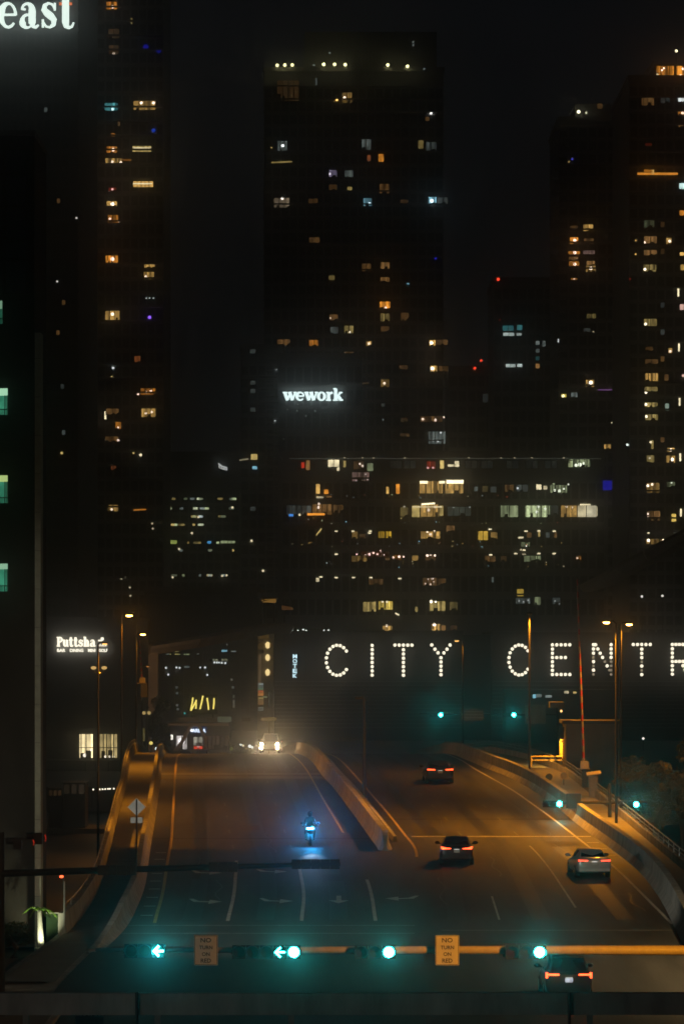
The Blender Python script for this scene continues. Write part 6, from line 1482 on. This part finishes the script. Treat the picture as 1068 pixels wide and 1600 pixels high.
leaf_tree('bush', 'spreading bush at the right edge behind the feathery one', 'bush', (X_(1064, 258), 258, z), 9.6, 2.7, 2.4, 4600, 6, M_bush, leaf=.17)
leaf_tree('bush', 'dark rounded shrub at the left edge in front of the brown building', 'bush', (X_(22, 166), 166, .1), 1.5, .95, .7, 3200, 8, leaf=.08)
for k, (px, dd, hh, lab) in enumerate(((206, 440, 9.5, 'dark tree left of the crest, nearest the bar building'), (236, 455, 7.5, 'dark tree in front of the viaduct pier'), (252, 440, 4.2, 'low dark tree left of the lit shop'))):
    leaf_tree('tree', lab, 'tree', (X_(px, dd), dd, 0), hh, 2.0 if k < 2 else 1.0, 2.0, 3600, 20 + k, leaf=.26)
for k, (px, dd, hh, lab) in enumerate(((372, 436, 2.4, 'green lit shrub beyond the crest, left of the dazzling headlights'), (390, 440, 2.0, 'small shrub beyond the crest closest to the dazzling headlights'))):
    leaf_tree('shrub', lab, 'shrub', (X_(px, dd), dd, 0), hh, 1.2, .8, 1400, 30 + k, leaf=.13, lo=.3)
# garden lamps in the shrubs
for k, (px, v, c, s, lab) in enumerate(((177 + 0, 1161, YEL, .0, ''),)): pass
gdn = thing('garden_lights', 'cluster of little white and yellow lamps among the shrubs beyond the crest', 'lights', P(380, 1180, 432))
for px, v, r_, c, s in ((376, 1163.5, 1.6, WHT, 1.8), (380, 1165, 1.6, CRM, 1.6), (390, 1166, 2.2, WHT, 2.0), (394, 1167.5, 2.0, WHT, 1.4), (395, 1176, 1.8, GRY, .35), (362, 1170, 3, (.6, .8, .1), .12), (388, 1180, 2.2, (.8, .8, .1), .35), (387, 1186, 2.2, (.9, .8, .1), .45), (384, 1170, 1.2, YEL, .5)):
    b = MB(); b.sphere(P(px, v, 432), r_ * 432 / F, 8, 5); b.build('bulb', emit('garden_bulb', c, s), gdn)
    b = MB(); b.tube(P(px, 1200, 432.2), P(px, v + 1.5, 432.2), .03, n=5); b.build('stake', M_dkmetal, gdn)
for px, v, c, s, lab in ((236, 1161, (1, .8, .2), 1.2, 'round yellow lamp glowing in the dark trees left of the crest'), (245, 1170, (.8, .95, .9), 1.8, 'little white lamp in the dark trees left of the crest')):
    t = thing('path_light', lab, 'lamp', P(px, 1200, 425)); b = MB(); b.sphere(P(px, v, 425), .2, 8, 5); b.build('globe', emit('path_globe', c, s), t); b = MB(); b.tube(P(px, 1205, 425), P(px, v + 2, 425), .04, n=6); b.build('post', M_dkmetal, t)
for i, (px, v0, v1) in enumerate(((203.5, 1092, 1100), (203.5, 1106, 1118), (225, 1138, 1158))):
    t = thing('lit_banner', ('upper', 'lower', 'lowest, separate')[i] + ' narrow yellow lit strip between the lamp posts left of the crest', 'light', P(px, v1, 430)); b = MB(); b.box((X_(px - 1.5, 430), 430, Z_(v1, 430)), (X_(px + 1.5, 430), 430.1, Z_(v0, 430))); b.build('panel', emit('strip_glow', (.9, .72, .22), (.35, .45, .10)[i]), t); b = MB(); b.tube(P(px, 1210, 430.2), P(px, v0, 430.2), .05, n=6); b.build('post', M_dkmetal, t)
for px, v, dd, s, lab in ((592 + 60, 1186.5, 410, 2.6, 'tiny white light low beyond the crest, left of the farthest car'), (1004, 1154, 500, 1.8, 'tiny white light in the dark at the right, above the bush'), (1034, 931, 560, 1.3, 'small cream light on the dark right slope'), (1002, 932, 560, 1.4, 'small cream light left of its twin in the dark right slope')):
    t = thing('small_lamp', lab, 'lamp', P(px, v, dd)); b = MB(); b.sphere(P(px, v, dd), 1.9 * dd / F, 8, 5); b.build('bulb', emit('small_bulb', (1, .95, .85), s), t); b = MB(); b.tube((X_(px, dd), dd + .1, 0), P(px, v, dd + .1), .05, n=6); b.build('post', M_dkmetal, t)
# low block of shops behind the right signals
d = 540.0
t = thing('shop_row', 'dim shop row with scraps of light under the bulb letters at right', 'building', P(850, 1100, d))
b = MB(); b.box((X_(790, d), d, -1), (X_(960, d), d + 12, Z_(1078, d))); b.build('wall', M_cc, t)
for x, v, w, h, c, s in ((834, 1088, 5, 6, CYN, .5), (841, 1087, 8, 5, GRY, .15), (856, 1088, 10, 4, GRY, .22), (884, 1081.5, 7, 4, CRM, .5), (897, 1082, 5, 3, YEL, .5)): room(t, d, x, v, w, h, c, s, curtains=False)

# ------------------------------------------------------------------ haze added to imitate lens bloom and lifted blacks
hz = MB().box((-1450, -60, -3.6), (1450, 1960, 190)).build('haze', bpy.data.materials.new('glow_haze')); hz['kind'] = 'stuff'
hm = hz.data.materials[0]; hm.use_nodes = True; nt = hm.node_tree; nt.nodes.remove(nt.nodes['Principled BSDF'])
pv_ = nt.nodes.new('ShaderNodeVolumePrincipled'); pv_.inputs['Color'].default_value = (.9, .92, .95, 1); pv_.inputs['Density'].default_value = HAZE; pv_.inputs['Anisotropy'].default_value = .982
hm.cycles.volume_sampling = 'DISTANCE'
nt.links.new(pv_.outputs[0], nt.nodes['Material Output'].inputs['Volume'])
